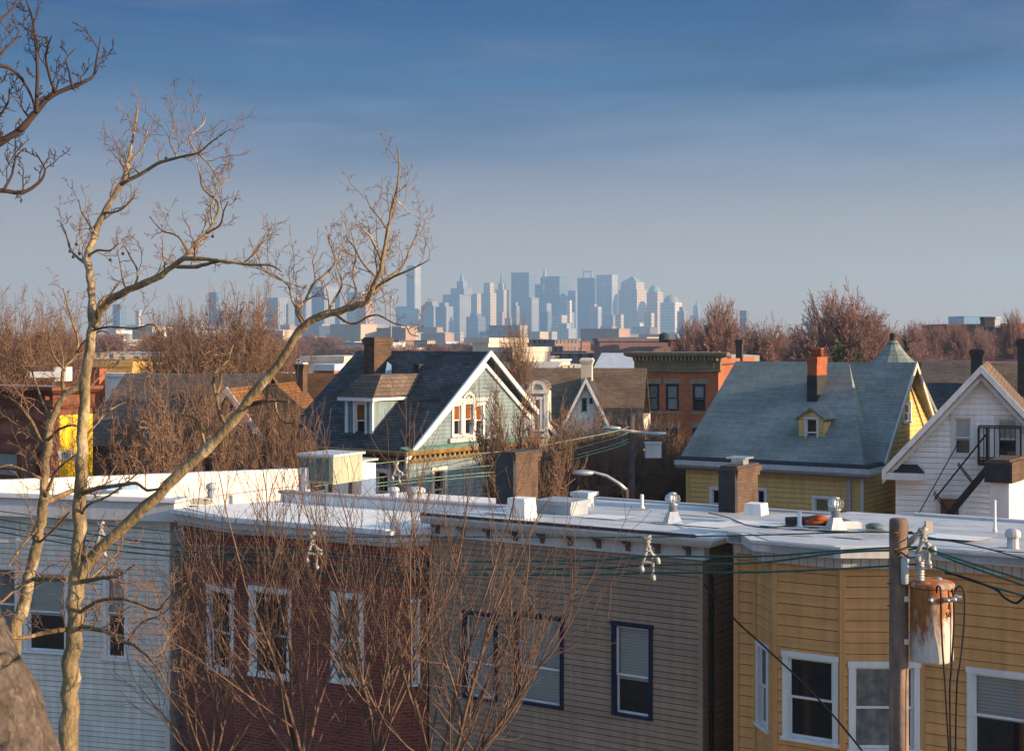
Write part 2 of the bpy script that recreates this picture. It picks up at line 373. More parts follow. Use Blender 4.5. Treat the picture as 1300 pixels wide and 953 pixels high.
def gable_y(mb, x0, x1, y0, y1, ze, zr, t=.14, ov=.3):
    xm = (x0+x1)/2; k = (zr-ze)/(xm-x0)
    mb.slab([(x0-ov, y0, ze-k*ov), (xm, y0, zr), (xm, y1, zr), (x0-ov, y1, ze-k*ov)], t)
    mb.slab([(x1+ov, y0, ze-k*ov), (x1+ov, y1, ze-k*ov), (xm, y1, zr), (xm, y0, zr)], t)
def chimney(name, label, fr, x0, x1, y0, y1, z0, z1, m, dark=None, pots=0, cap='concrete', group=None, head=1):
    """square stack with a corbelled head; dark = height of a tarred lower band (part of its material zones)"""
    cx, cy = (x0+x1)/2, (y0+y1)/2; X, Y = fr.w(cx, cy)
    t = thing(name, label, 'chimney', (X, Y, z0), fr.rot, group)
    hx, hy = (x1-x0)/2, (y1-y0)/2; h = z1-z0
    b = MB(); b.box(-hx, hx, -hy, hy, 0, h-.22); b.box(-hx-.04*head, hx+.04*head, -hy-.04*head, hy+.04*head, h-.22, h-.12); b.box(-hx-.075*head, hx+.075*head, -hy-.075*head, hy+.075*head, h-.12, h)
    b.build('stack', MT[m], t)
    if dark: d = MB(); d.box(-hx-.012, hx+.012, -hy-.012, hy+.012, 0, dark); d.build('tarred_base', MT['bitumen'], t)
    c = MB(); c.box(-hx-.02, hx+.02, -hy-.02, hy+.02, h, h+.06); c.build('cap', MT[cap], t)
    for i in range(pots):
        p = MB(); p.lathe([(.11, 0), (.10, .25), (.12, .27), (.12, .33), (.08, .33), (.08, .05)], 14, (-hx+(i+.5)*2*hx/pots, 0, h+.06)); p.build('chimney_pot', MT['brick_chimney'], t, smooth=True)
    return t
# ================================================================== FRONT ROW (flat roofed row houses across the street)
ROT = -33
SLOPE = .05
def row_line(px):                       # depth of the shared front line under a pixel column
    f = Fr(893, 27.3, ROT); x = f.lx(px); return f.w(x, 0)[1]

# ---- tan house
fT = Fr(893, 27.3, ROT); xl = fT.lx(547)
zT = fT.z(681, 0, -.35)
T_ = fT.thing('row_house', 'tan sided flat-roofed row house with a white bracketed cornice and navy window trim', 'house', 'row houses across the street')
WT = TR(0, 0)
holes = []
def zz(fr, py, px): x = fr.lx(px); return fr.z(py, x, 0)
for (a, b, pa, pb, view, fc) in ((588, 632, 776, 905, 'blind', .42), (654, 716, 780, 905, 'blind', .42), (777, 829, 790, 918, 'half', .44)):
    x0, x1 = fT.lx(a), fT.lx(b); z1 = fT.z(pa, (x0+x1)/2); z0 = z1-1.83
    holes.append(window(T_, WT, x0, x1, z0, z1, 'navy', 'white', .085, view, fc, False))
b = MB(); siding(b, xl, 0, 0.5, zT-.34, .117, holes)
b.T = TR(0, 0, RIGHT); siding(b, .0, 2.2, 0.5, zT-.30, .117); siding(b, 2.2, 6.9, 0.5, zT-.62, .117)
b.build('siding', MT['tan'], T_)
core(T_, [(xl, .12), (-.01, .12), (-.01, 7), (xl, 7)], 0, lambda x, y: zT-.30-SLOPE*max(0, y), MT['tan'], 'wall')
for x in (xl+.02, -.05): MB().box(x-.045, x+.045, -.025, .1, 0.5, zT-.42).build('corner_board', MT['tan'], T_)
for px in (563, 642, 727): x = fT.lx(px); MB().box(x-.012, x+.012, -.022, .1, 0.5, zT-.45).build('siding_joint', MT['tan'], T_)
b = MB()                                # cornice: crown on top, frieze board below
b.sweep([(xl-.02, 0), (-.0, 0), (0, .55)], [(-.05, zT-.02), (.36, zT-.02), (.36, zT-.07), (.31, zT-.15), (.26, zT-.2), (-.05, zT-.2)])
b.sweep([(xl, 0), (.0, 0), (0, .18)], [(-.04, zT-.2), (.035, zT-.2), (.035, zT-.43), (.06, zT-.43), (.06, zT-.475), (-.04, zT-.475)])
b.build('cornice', MT['cornice'], T_)
nb = 10
for i in range(nb):
    x = xl+.22+(-.45-xl-.05)*i/(nb-1); k = MB()
    k.add([(x-.045, -.036, zT-.42), (x-.045, -.036, zT-.2), (x-.045, -.25, zT-.2), (x-.045, -.23, zT-.25), (x-.045, -.10, zT-.31), (x-.045, -.07, zT-.42)] +
          [(x+.045, -.036, zT-.42), (x+.045, -.036, zT-.2), (x+.045, -.25, zT-.2), (x+.045, -.23, zT-.25), (x+.045, -.10, zT-.31), (x+.045, -.07, zT-.42)],
          [(0,1,2,3,4,5), (11,10,9,8,7,6)] + [(j, j+6, (j+1) % 6+6, (j+1) % 6) for j in range(6)])
    k.build('bracket', MT['tan_dark'], T_)
roofz = lambda z: (lambda x, y: z - SLOPE*max(0, y))
b = MB(); b.prism([(xl, -.30), (.3, -.30), (.3, 7), (xl, 7)], lambda x, y: zT-.14-SLOPE*max(0, y), lambda x, y: zT-.012-SLOPE*max(0, y)); b.build('roof', MT['membrane'], T_)
b = MB(); b.box(xl-.02, .0, -.37, -.29, zT-.017, zT+.035); b.add([], []); b.build('roof_edge', MT['tarflash'], T_)
b = MB(); b.box(xl, .02, 7, 7.14, zT-1.2, zT-SLOPE*7+.04); b.build('rear_parapet', MT['lightgrey'], T_)
b = MB(); x = .03                       # black drain pipe down the shaded alley corner
b.tube([(x+.05, .10, zT-.75), (x+.09, .12, zT-.8), (x+.09, .12, 2)], .045, 8); b.build('downpipe', MT['black'], T_, smooth=True)

# ---- brick house with a three sided bow
dB = row_line(545); fB = Fr(545, dB, -31); wB = -fB.lx(233)
zB = fB.z(668, -1.2, -.6)
B_ = fB.thing('row_house', 'dark red brick row house with a three sided bow front and a plain pale cornice', 'house', 'row houses across the street')
def planpt(fr, px, y): return (fr.lx(px, y), y)
pts = [planpt(fB, 233, 0), planpt(fB, 297, -.62), planpt(fB, 499, -.55), (-.04, .0)]
def facet(p, q):
    a = math.degrees(math.atan2(q[1]-p[1], q[0]-p[0])); return TR(p[0], p[1], a), math.dist(p, q)
def fpx(fr, p, q, px):                  # distance along a facet where a pixel column falls, and depth there
    k = (px-650)/F; P, Q = Vector(fr.w(*p)), Vector(fr.w(*q)); d = Q-P; t = (k*P.y-P.x)/(d.x-k*d.y)
    return t*math.dist(p, q), P.y+t*d.y
wins = {0: [(264, 296.5, 744, 853, 'dark')], 1: [(317, 370, 745, 860, 'dark'), (421, 462, 752, 868, 'curtain')], 2: [(519, 533, 760, 870, 'dark')]}
b = MB(); lin = MB()
for i in range(3):
    p, q = pts[i], pts[i+1]; T, L = facet(p, q); hs = []
    for (a, c, pa, pb, view) in wins.get(i, ()):
        xa, da = fpx(fB, p, q, a); xb, db = fpx(fB, p, q, c); dm = (da+db)/2
        z1 = CH-(pa-HZ)/F*dm; z0 = CH-(pb-HZ)/F*dm
        hs.append(window(B_, T, xa, xb, z0, z1, 'white', 'white', .11 if i < 2 else .06, view, .48))
        lin.T = T; lin.box(xa-.1, xb+.1, -.028, .1, z1+.004, z1+.07)
    b.T = T; panel(b, 0, L, 0.5, zB-.02, hs)
    lin.T = T; z = CH-(744-HZ)/F*31.2
    lin.box(.02, L-.02, -.022, .1, zB-.98, zB-.90, 1); lin.box(.02, L-.02, -.016, .1, zB-1.22, zB-1.08, 1)
b.build('wall', MT['brick_red'], B_)
lin.build('lintel_band', [MT['stucco_mauve'], MT['brick_brown']], B_)
core(B_, [(-wB, .14), (pts[1][0]+.06, -.47), (pts[2][0]-.06, -.40), (-.10, .14), (-.04, .3), (-.04, 9), (-wB, 9)], 0, lambda x, y: zB-.20-SLOPE*max(0, y), MT['brick_red'], 'inner_wall')
b = MB(); pl = [(pts[0][0]-.04, pts[0][1]), pts[1], pts[2], pts[3]]
b.sweep(pl, [(-.03, zB-.02), (.30, zB-.02), (.34, zB-.10), (.22, zB-.13), (.22, zB-.27), (.14, zB-.30), (.10, zB-.38), (.03, zB-.40), (-.03, zB-.40)])
b.build('cornice', MT['cornice'], B_)
b = MB(); fl = lambda x, y: zB-.02-SLOPE*max(0, y)
b.prism([(pts[0][0], -.0), (pts[1][0]-.0, -.9), (pts[2][0], -.83), (-.0, -.02), (-.0, 9), (-wB, 9)], lambda x, y: fl(x, y)-.1, lambda x, y: fl(x, y)+.02); b.build('roof', MT['membrane_warm'], B_)
b = MB(); b.T = TR(-wB, 0); fb = fB     # low parapet wall with a mauve metal coping along the back of the roof
yb = 3.4
b.T = None; b.box(-wB+.1, .35, yb, yb+.22, zB-.9, zB+.03); b.build('parapet', MT['membrane_warm'], B_)
b = MB(); b.box(-wB+.05, .40, yb-.05, yb+.27, zB+.03, zB+.10); b.build('coping', MT['mauve'], B_)

# ---- white sided house at the left
dW = row_line(215)-.2; fW = Fr(215, dW, -15); xw = fW.lx(-75)
zW = fW.z(634, 0, -.25)
W_ = fW.thing('row_house', 'white clapboard row house behind the pale tree trunks with a deep plain white cornice', 'house', 'row houses across the street')
holes = []
for (a, c, pa, pb, view) in ((-18, 24, 716, 815, 'curtain'), (31, 87, 722, 829, 'half'), (131, 163, 716, 838, 'half')):
    x0, x1 = fW.lx(a), fW.lx(c); xm = (x0+x1)/2
    holes.append(window(W_, TR(0, 0), x0, x1, fW.z(pb, xm), fW.z(pa, xm), 'white', 'white', .10, view, .5))
b = MB(); siding(b, xw, 0, 0.5, zW-.45, .127, holes)
b.T = TR(0, 0, RIGHT); siding(b, 0, 2.4, 0.5, zW-.35, .19, lap=.022); b.build('siding', MT['vinyl_white'], W_)
core(W_, [(xw, .12), (-.01, .12), (-.01, 2.4), (xw, 2.4)], 0, zW-.45, MT['vinyl_white'], 'wall')
MB().box(-.1, .03, -.03, .1, 0.5, zW-.5).build('corner_board', MT['vinyl_white'], W_)
for px in (23, 93): x = fW.lx(px); MB().box(x-.05, x+.05, -.03, .1, 0.5, zW-.5).build('siding_joint', MT['vinyl_white'], W_)
b = MB(); b.sweep([(xw, 0), (0, 0), (0, .5)], [(-.03, zW), (.32, zW), (.34, zW-.06), (.26, zW-.10), (.26, zW-.52), (.05, zW-.55), (.05, zW-.60), (-.03, zW-.60)]); b.build('cornice', MT['cornice'], W_)
b = MB(); b.prism([(xw, -.25), (.0, -.25), (.0, 2.4), (xw, 2.4)], lambda x, y: zW-.12-.12*max(0, y), lambda x, y: zW+.015-.12*max(0, y)); b.build('roof', MT['membrane'], W_)

# ---- ochre house with a bay at the right
fY = Fr(935, 26.75, ROT); zY = fY.z(693, fY.lx(1066, -.9), -.95)
Y_ = fY.thing('row_house', 'ochre wide-board row house with a bay front and white gutter behind the utility pole', 'house', 'row houses across the street')
xr_ = fY.lx(1390); bay = .72
yp = [(0, 0), planpt(fY, 960, 0), planpt(fY, 984, -bay), planpt(fY, 1069, -bay), planpt(fY, 1172, 0), (xr_, 0)]
wins = {1: [(961.5, 977, 815, 900, 'curtain')], 2: [(994, 1068, 829, 935, 'dark')], 3: [(1077, 1168, 839, 930, 'curtain')], 4: [(1228, 1312, 850, 950, 'half')]}
b = MB()
for i in range(5):
    p, q = yp[i], yp[i+1]; T, L = facet(p, q); hs = []
    for (a, c, pa, pb, view) in wins.get(i, ()):
        xa, da = fpx(fY, p, q, a); xb, db = fpx(fY, p, q, c); xa, xb = max(.06, xa), min(L-.06, xb); dm = (da+db)/2
        z1 = CH-(pa-HZ)/F*dm; z0 = z1-1.55
        hs.append(window(Y_, T, xa, xb, z0, z1, 'white', 'white', .10, view, .5))
    b.T = T; siding(b, 0, L, 0.5, zY-.34, .19, hs, lap=.02)
    for u, v_, y_ in ((-.045, .05, -.032), (L-.05, L+.03, -.030)): cb = MB(); cb.T = T; cb.box(u, v_, y_, .1, 0.5, zY-.36); cb.build('corner_board', MT['ochre_dark'], Y_)
b.T = TR(0, 0, -90); siding(b, -6, 0, 0.5, zY-1.0, .19)
b.build('siding', MT['ochre'], Y_)
inn = [(.02, .13), (yp[1][0]+.1, .13), (yp[2][0]+.12, -bay+.13), (yp[3][0]-.06, -bay+.13), (yp[4][0]-.05, .13), (xr_, .13), (xr_, 6), (.02, 6)]
core(Y_, inn, 0, lambda x, y: zY-.4-SLOPE*max(0, y), MT['ochre'], 'wall')
# roof edge: white fascia, gutter lip and vertical-board soffit skirt
ep = [(-.02, 0), (yp[1][0], 0), (yp[2][0]-.15, -bay), (yp[3][0], -bay), (yp[4][0], 0), (xr_, 0)]
b = MB(); b.sweep(ep, [(-.02, zY+.0), (.34, zY+.0), (.34, zY-.05), (.30, zY-.07), (.30, zY-.19), (.26, zY-.21), (-.02, zY-.21)]); b.build('gutter', MT['cornice'], Y_)
b = MB(); b.sweep(ep, [(-.02, zY-.21), (.13, zY-.21), (.09, zY-.40), (-.02, zY-.40)])
b.build('soffit_skirt', tiled('ribbed_pale_skirt', (.52, .50, .47), (.48, .46, .43), (.20, .19, .18), .155, 9, .008, .1, 1, off=0), Y_)
top = lambda x, y: zY+.012-.05*max(0, y-.6)
b = MB(); b.prism([(-.05, -.3), (yp[1][0]+.0, -.30), (yp[2][0]+.02, -bay-.3), (yp[3][0]-.03, -bay-.3), (yp[4][0]-.06, -.3), (xr_, -.3), (xr_, 6.1), (-.05, 6.1)], lambda x, y: zY-.18-.05*max(0, y-.6), top); b.build('roof', MT['membrane'], Y_)
b = MB(); b.box(fY.lx(1160, 6.0), xr_, 6.0, 6.2, zY-.8, zY-.20); b.build('rear_parapet', MT['membrane'], Y_)

# ---- things on the roofs
def roof_hit(fr, top, px, py):          # point of a sloping roof seen at a pixel
    k = (px-650)/F; s = (py-HZ)/F; d = 28.0
    for _ in range(40):
        x, y = fr.inv(k*d, d); z = top(x, y); d = .5*d+.5*(CH-z)/s
    return k*d, d, CH-s*d
topT = lambda x, y: zT-.012-SLOPE*max(0, y); topB = lambda x, y: zB-SLOPE*max(0, y)
def turbine(px, py, label, hpx, fr=fT, tp=topT):
    X, Y, Z = roof_hit(fr, tp, px, py); s = hpx/F*Y/.86
    t = thing('turbine_vent', label, 'roof vent', (X, Y, Z-.01), 12, 'turbine vents on the white roofs')
    b = MB(); b.add([(-.23*s, -.23*s, 0), (.23*s, -.23*s, 0), (.23*s, .23*s, 0), (-.23*s, .23*s, 0), (-.11*s, -.11*s, .34*s), (.11*s, -.11*s, .34*s), (.11*s, .11*s, .34*s), (-.11*s, .11*s, .34*s)],
                    [(0,1,5,4), (1,2,6,5), (2,3,7,6), (3,0,4,7), (4,5,6,7), (3,2,1,0)]); b.build('flashing_cone', MT['galv'], t)
    b = MB(); b.lathe([(.115*s, .34*s), (.115*s, .52*s), (.15*s, .53*s), (.15*s, .55*s)], 18); b.build('collar', MT['galv'], t, smooth=True)
    b = MB(); n = 18
    for i in range(n):
        a = 2*math.pi*i/n; pr = [(.12, .55), (.19, .60), (.215, .68), (.19, .77), (.10, .83)]
        vs = []
        for r, z in pr:
            for da, dr in ((0, 0), (.26, -.035)): vs.append(((r+dr)*s*math.cos(a+da), (r+dr)*s*math.sin(a+da), z*s))
        b.add(vs, [(2*j, 2*j+1, 2*j+3, 2*j+2) for j in range(4)])
    b.build('rotor', MT['galv'], t)
    b = MB(); b.lathe([(.105*s, .825*s), (.10*s, .85*s), (.0, .87*s)], 18); b.build('cap', MT['galv'], t, smooth=True)
turbine(854, 664, 'spherical galvanised turbine vent on a flared base, behind the brackets of the tan house', 40)
turbine(1061, 672, 'slim galvanised turbine vent on the right roof beside the orange bundle', 42, fY, top)
def mushroom(px, py, label, wpx, hpx, m, fr, tp, group='mushroom vents on the flat roofs'):
    X, Y, Z = roof_hit(fr, tp, px, py); w = wpx/F*Y/2; h = hpx/F*Y
    t = thing('roof_vent', label, 'roof vent', (X, Y, Z-.01), 0, group)
    b = MB(); b.lathe([(w*1.05, 0), (w*.78, .03), (w*.72, h*.62)], 20); b.build('pipe', MT[m], t, smooth=True)
    b = MB(); b.lathe([(w*.74, h*.56), (w, h*.58), (w*1.02, h*.80), (w*.85, h*.92), (w*.4, h), (0, h)], 20); b.build('hood', MT[m], t, smooth=True)
mushroom(270, 631, 'small bluish mushroom vent on the brick house roof by the white parapet', 17, 19, 'lightgrey', fB, lambda x, y: zB)
mushroom(1286, 696, 'pale mushroom vent at the right end of the ochre house roof', 19, 26, 'membrane', fY, top)
mushroom(500, 631, 'small grey vent hood behind the mauve coping, in front of the teal house', 14, 14, 'lightgrey', fB, lambda x, y: zB)
mushroom(528, 634, 'wider bluish vent hood on the brick roof left of the broad brown chimney', 24, 17, 'lightgrey', fB, lambda x, y: zB)
def pipe(px, py, wpx, hpx, label, fr, tp, m='white'):
    X, Y, Z = roof_hit(fr, tp, px, py); w = wpx/F*Y/2; h = hpx/F*Y
    b = MB(); b.lathe([(w*1.9, 0), (w*1.2, .05), (w, .09), (w, h), (w*.8, h), (w*.8, h-.05)], 14)
    o = b.build('vent_pipe', MT[m], None, smooth=True); o.location = (X, Y, Z-.005); tag(o, label, 'vent pipe', 'plain vent pipes on the roofs')
pipe(815, 645, 4.5, 18, 'thin white vent pipe near the rear edge of the tan house roof', fT, topT)
pipe(1015, 669, 5.5, 21, 'thin white vent pipe beside the black end of the orange bundle', fY, top)
pipe(1263, 674, 3.5, 40, 'tall thin white pipe in front of the white painted chimney', fY, top)
def curb(name, label, cat, px, py, w, dpt, h, m, cap=None, rot=ROT, fr=fT, tp=topT, flare=.0):
    X, Y, Z = roof_hit(fr, tp, px, py)
    t = thing(name, label, cat, (X, Y, Z-.03), rot)
    b = MB(); f = flare
    b.add([(-w/2-f, -dpt/2-f, 0), (w/2+f, -dpt/2-f, 0), (w/2+f, dpt/2+f, 0), (-w/2-f, dpt/2+f, 0), (-w/2, -dpt/2, h), (w/2, -dpt/2, h), (w/2, dpt/2, h), (-w/2, dpt/2, h)],
          [(3,2,1,0),(4,5,6,7),(0,1,5,4),(1,2,6,5),(2,3,7,6),(3,0,4,7)]); b.build('curb', MT[m], t)
    if cap:
        b = MB(); b.box(-w/2-.05, w/2+.05, -dpt/2-.05, dpt/2+.05, h, h+.09); b.build('lid', MT[cap], t)
    return t
curb('roof_curb', 'low white coated roof curb with one sunlit side, in front of the broad brown chimney', 'roof curb', 662, 655, .42, .42, .42, 'membrane_warm', None, flare=.03)
curb('roof_hatch', 'blue-grey metal roof hatch on the tan house roof', 'roof hatch', 714, 651, .85, .75, .24, 'hatch', 'hatch')
curb('roof_curb', 'small white curb at the foot of the brown chimney on the right roof', 'roof curb', 960, 651, .36, .36, .24, 'membrane_warm', None, fr=fY, tp=top, flare=.02)
curb('skylight_box', 'little grey peaked box beside the roof hatch', 'roof vent', 742, 641, .4, .4, .26, 'lightgrey', 'lightgrey')
# bundle of roofing rolls, white block and black pot
X, Y, Z = roof_hit(fY, top, 1040, 668)
t = thing('roofing_bundle', 'orange and black bundle lying on the white roof beside a vent', 'bundle', (X, Y, Z), -8)
rng = random.Random(4)
b = MB()
for j in range(3): b.tube([(-.62, .12*j, .07), (-.2, .12*j+.02, .085), (.15, .12*j, .07)], [.07, .075, .065], 9)
b.build('black_roll', MT['bitumen'], t, smooth=True)
b = MB()
for j in range(7):
    x0 = rng.uniform(-.32, -.1); b.tube([(x0, rng.uniform(-.1, .2), rng.uniform(.05, .12)), (x0+.25, rng.uniform(-.1, .2), rng.uniform(.08, .17)), (x0+.5, rng.uniform(-.1, .2), rng.uniform(.04, .12))], [.05, .065, .03], 7)
b.build('orange_sack', MT['tar_orange'], t, smooth=True)
b = MB()
for j in range(4): b.tube([(.2, .1*j-.1, .06), (.42, .1*j-.08, .09), (.62, .1*j-.05, .05)], [.05, .06, .045], 7)
b.build('dark_sack', MT['tarflash'], t, smooth=True)
X, Y, Z = roof_hit(fY, top, 1072, 670)
b = MB(); b.box(-.30, .30, -.12, .12, 0, .11); b.box(-.27, .27, -.09, .09, .11, .125); o = b.build('white_block', MT['membrane_warm']); o.location = (X, Y, Z); o.rotation_euler = (0, 0, R(-3)); tag(o, 'flat white block in front of the slim turbine vent', 'block')
X, Y, Z = roof_hit(fY, top, 1110, 671)
b = MB(); b.lathe([(.15, 0), (.17, .03), (.165, .07), (.1, .10), (0, .105)], 16); o = b.build('roof_drain_dome', MT['teal_sheet'], None, smooth=True); o.location = (X, Y, Z); tag(o, 'small dark dome left of the pole top on the white roof', 'roof drain')

# mends, tar and stains round the fittings: thin sheets lying on each roof
MT['patch_grey'] = mat('grey_roof_mastic', (.40, .41, .42), .8, .2, 6, 0); MT['patch_white'] = mat('fresh_white_coating', (.80, .81, .82), .4, .06, 4, 0); MT['patch_dark'] = mat('dark_roof_mastic', (.12, .12, .125), .85, .3, 9, 0)
rng = random.Random(66)
def roof_patch(parent, fr, tp, px, py, rx, ry, m, square=False):
    X, Y, Z = roof_hit(fr, tp, px, py); x, y = fr.inv(X, Y); n = 4 if square else 14; b = MB(); P = []
    for i in range(n):
        a = 2*math.pi*(i+.5)/n; k = rng.uniform(.97, 1.05) if square else rng.uniform(.7, 1.15); u, v = x+rx*k*math.cos(a)*(1.41 if square else 1), y+ry*k*math.sin(a)*(1.41 if square else 1); P.append((u, v, tp(u, v)+.006))
    b.poly(P); b.build('roof_patch', MT[m], parent)
for px, py, rx, ry, m, sq in ((854, 664, .42, .45, 'patch_grey', False), (815, 646, .2, .25, 'patch_grey', False), (770, 656, .5, .5, 'patch_white', True), (905, 666, .45, .6, 'patch_white', True), (690, 664, .30, .22, 'patch_dark', False), (745, 668, .16, .10, 'patch_dark', False), (880, 654, .7, .16, 'patch_grey', True), (640, 652, .5, .2, 'patch_grey', False)):
    roof_patch(T_, fT, topT, px, py, rx, ry, m, sq)
for px, py, rx, ry, m, sq in ((1061, 672, .38, .40, 'patch_grey', False), (1015, 670, .2, .22, 'patch_grey', False), (1110, 673, .26, .24, 'patch_dark', False), (1286, 697, .34, .36, 'patch_grey', False), (1215, 682, .5, .5, 'patch_white', True), (1000, 678, .55, .2, 'patch_grey', False), (1080, 682, .35, .12, 'patch_grey', False), (1170, 676, .14, .10, 'patch_dark', False), (960, 664, .6, .45, 'patch_white', True)):
    roof_patch(Y_, fY, top, px, py, rx, ry, m, sq)
def on_roof(fr, tp, x, y): X, Y = fr.w(x, y); return (X, Y, tp(x, y)+.02)
b = MB(); P = []
for px, py in ((900, 652), (925, 658), (948, 668), (975, 671), (1003, 668)):
    X, Y, Z = roof_hit(fY, top, px, py); P.append((X, Y, Z+.02))
b.tube(P, .012, 5); o = b.build('loose_cable', MT['cable_black']); tag(o, 'thin black loose cable lying across the white roof left of the bundle', 'cable')
# chimneys that stand between the roofs
fC = Fr(636, 37.0, ROT); wx = fC.lx(654); wy = fC.ly(683, wx)
chimney('chimney', 'broad brown rendered chimney with its shaded left face painted black behind the tan roof', fC, 0, wx, 0, wy, 3, fC.z(576), 'brick_brown', cap='tarflash')
b = MB(); b.box(-.09, wx+.01, -.10, -.012+.06, 3, fC.z(577)); o = b.build('dark_left_face', MT['bitumen'])  # black sheet over the left face: its shade put into the colour
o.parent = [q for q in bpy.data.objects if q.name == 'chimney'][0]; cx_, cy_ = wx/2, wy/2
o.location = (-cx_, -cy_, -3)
fC2 = Fr(916, 33.5, ROT); wx = fC2.lx(935); wy = fC2.ly(962, wx)
c2 = chimney('chimney', 'brown chimney with its shaded left face painted black and a flat metal cowl behind the white roof', fC2, 0, wx, 0, wy, 3, fC2.z(594), 'brick_brown', cap='tarflash')
b = MB(); b.box(-wx/2-.03, wx/2+.01, -wy/2-.10, -wy/2-.012+.06, 0, fC2.z(596)-3); b.build('dark_left_face', MT['bitumen'], c2)  # shade of this chimney's left face, painted on as a black sheet
b = MB(); h = fC2.z(594)-3; b.box(-.15, .15, -.15, .15, h+.06, h+.19); b.box(-.24, .24, -.24, .24, h+.19, h+.23); b.build('cowl', MT['galv'], c2)
fC3 = Fr(1257, 36.0, ROT); wx = fC3.lx(1281); wy = 1.6
c3 = chimney('chimney', 'big white painted chimney with a bare sooty top at the right edge', fC3, 0, wx, 0, wy, 3, fC3.z(586), 'white', cap='brick_brown')
h = fC3.z(586)-3
b = MB(); b.box(-wx/2-.10, wx/2+.10, -wy/2-.10, wy/2+.10, h-.50, h+.012); b.build('sooty_top', MT['brick_brown'], c3)
b = MB(); b.box(-wx/2-.112, wx/2+.10, -wy/2-.112, -wy/2-.09, h-.50, h-.02); b.build('dark_left_face', MT['bitumen'], c3)  # black sheet over the left face of the top
b = MB(); rng = random.Random(2)
for i in range(14): y = -wy/2+.55+rng.uniform(-.12, .12); z = h-.75-i*.07; b.box(wx/2+.001, wx/2+.004, y, y+rng.uniform(.02, .06), z, z+.03)
b.build('bare_patch', MT['brick_brown'], c3)

# white rear wall, low wing and the metal rooftop unit behind the brick house
P0, P1 = W(-40, 610, 41.0), W(379, 595, 45.5)
a = math.degrees(math.atan2(P1.y-P0.y, P1.x-P0.x)); L = math.dist(P0[:2], P1[:2])
t = thing('rear_wing', 'long low white coated rear wing glowing in sunlight behind the left roofs', 'building', (P0.x, P0.y, 0), a)
zt0, zt1 = W(-40, 611, 41.0).z, P1.z
b = MB(); n = 24; rng = random.Random(7)
pl = [(L*i/n, 0) for i in range(n+1)]
zt = [zt0+(zt1-zt0)*i/n+rng.uniform(-.008, .008) for i in range(n+1)]
for i in range(n):
    x0, x1 = pl[i][0], pl[i+1][0]; j = [rng.uniform(-.02, .02) for _ in range(2)]
    b.add([(x0, 0, 2), (x1, 0, 2), (x1, 0, zt[i+1]-.06), (x0, 0, zt[i]-.06), (x0, .05, zt[i]), (x1, .05, zt[i+1]), (x0, .3, zt[i]), (x1, .3, zt[i+1])], [(0,1,2,3), (3,2,5,4), (4,5,7,6)])
b.quad((L, 0, 2), (L, 2.5, 2), (L, 2.5, zt1-.05), (L, 0, zt1-.05))
b.build('wall', MT['membrane_warm'], t)
b = MB(); b.slab([(0, .29, zt0-.02), (L, .29, zt1-.02), (L, 2.5, zt1-.3), (0, 2.5, zt0-.3)], .2); b.build('roof', MT['membrane'], t)
o = MB().box(-.45, .45, -.02, .02, 0, .22).build('blue_tarp', MT['ltblue']); p = W(157, 617, 42.6); o.location = (p.x, p.y-.12, p.z-.1); o.rotation_euler = (R(-12), 0, R(a)); tag(o, 'small pale blue tarp patch lying on the white rear wing', 'tarp')
fU = Fr(423, 37.0, -30); ul = fU.lx(381); uw = fU.ly(460); uz1, uz0 = fU.z(580), fU.z(626)
t = fU.thing('rooftop_unit', 'boxy pale green and dark teal metal rooftop unit beside the white rear wing', 'rooftop unit')
b = MB(); b.box(ul, 0, 0, uw, uz0+.22, uz1); b.build('housing', MT['copper_green'], t)
b = MB(); b.box(ul+.03, -.14, -.022, .03, uz0+.3, uz1-.06); b.build('front_panel', MT['teal_sheet'], t)
b = MB(); b.box(ul-.06, .06, -.06, uw+.06, uz1, uz1+.06); b.build('lid', MT['lightgrey'], t)
b = MB(); b.bar((ul+.2, -.05, uz0-.2), (ul+.2, -.05, uz1-.3), .2); b.build('standpipe', MT['white'], t)
for x in (ul+.2, -.2):
    for y in (.2, uw-.2): MB().box(x-.06, x+.06, y-.06, y+.06, 2.5, uz0+.22).build('leg', MT['tarflash'], t)
b = MB(); b.box(ul, 0, 0, uw, 2.5, uz0-.25); b.build('plinth', MT['stucco'], t)
fV = Fr(459, 38.6, -30)
t = fV.thing('bulkhead', 'white sunlit stair bulkhead right of the metal rooftop unit', 'bulkhead')
b = MB(); v1 = fV.ly(477); b.prism([(-1.2, 0), (0, 0), (0, v1), (-1.2, v1)], 2, lambda x, y: fV.z(586)-.12*y); b.build('wall', MT['membrane_warm'], t)
b = MB(); b.box(-1.25, .05, -.05, v1+.05, fV.z(586)+.0, fV.z(586)+.05); b.build('roof', MT['membrane'], t)
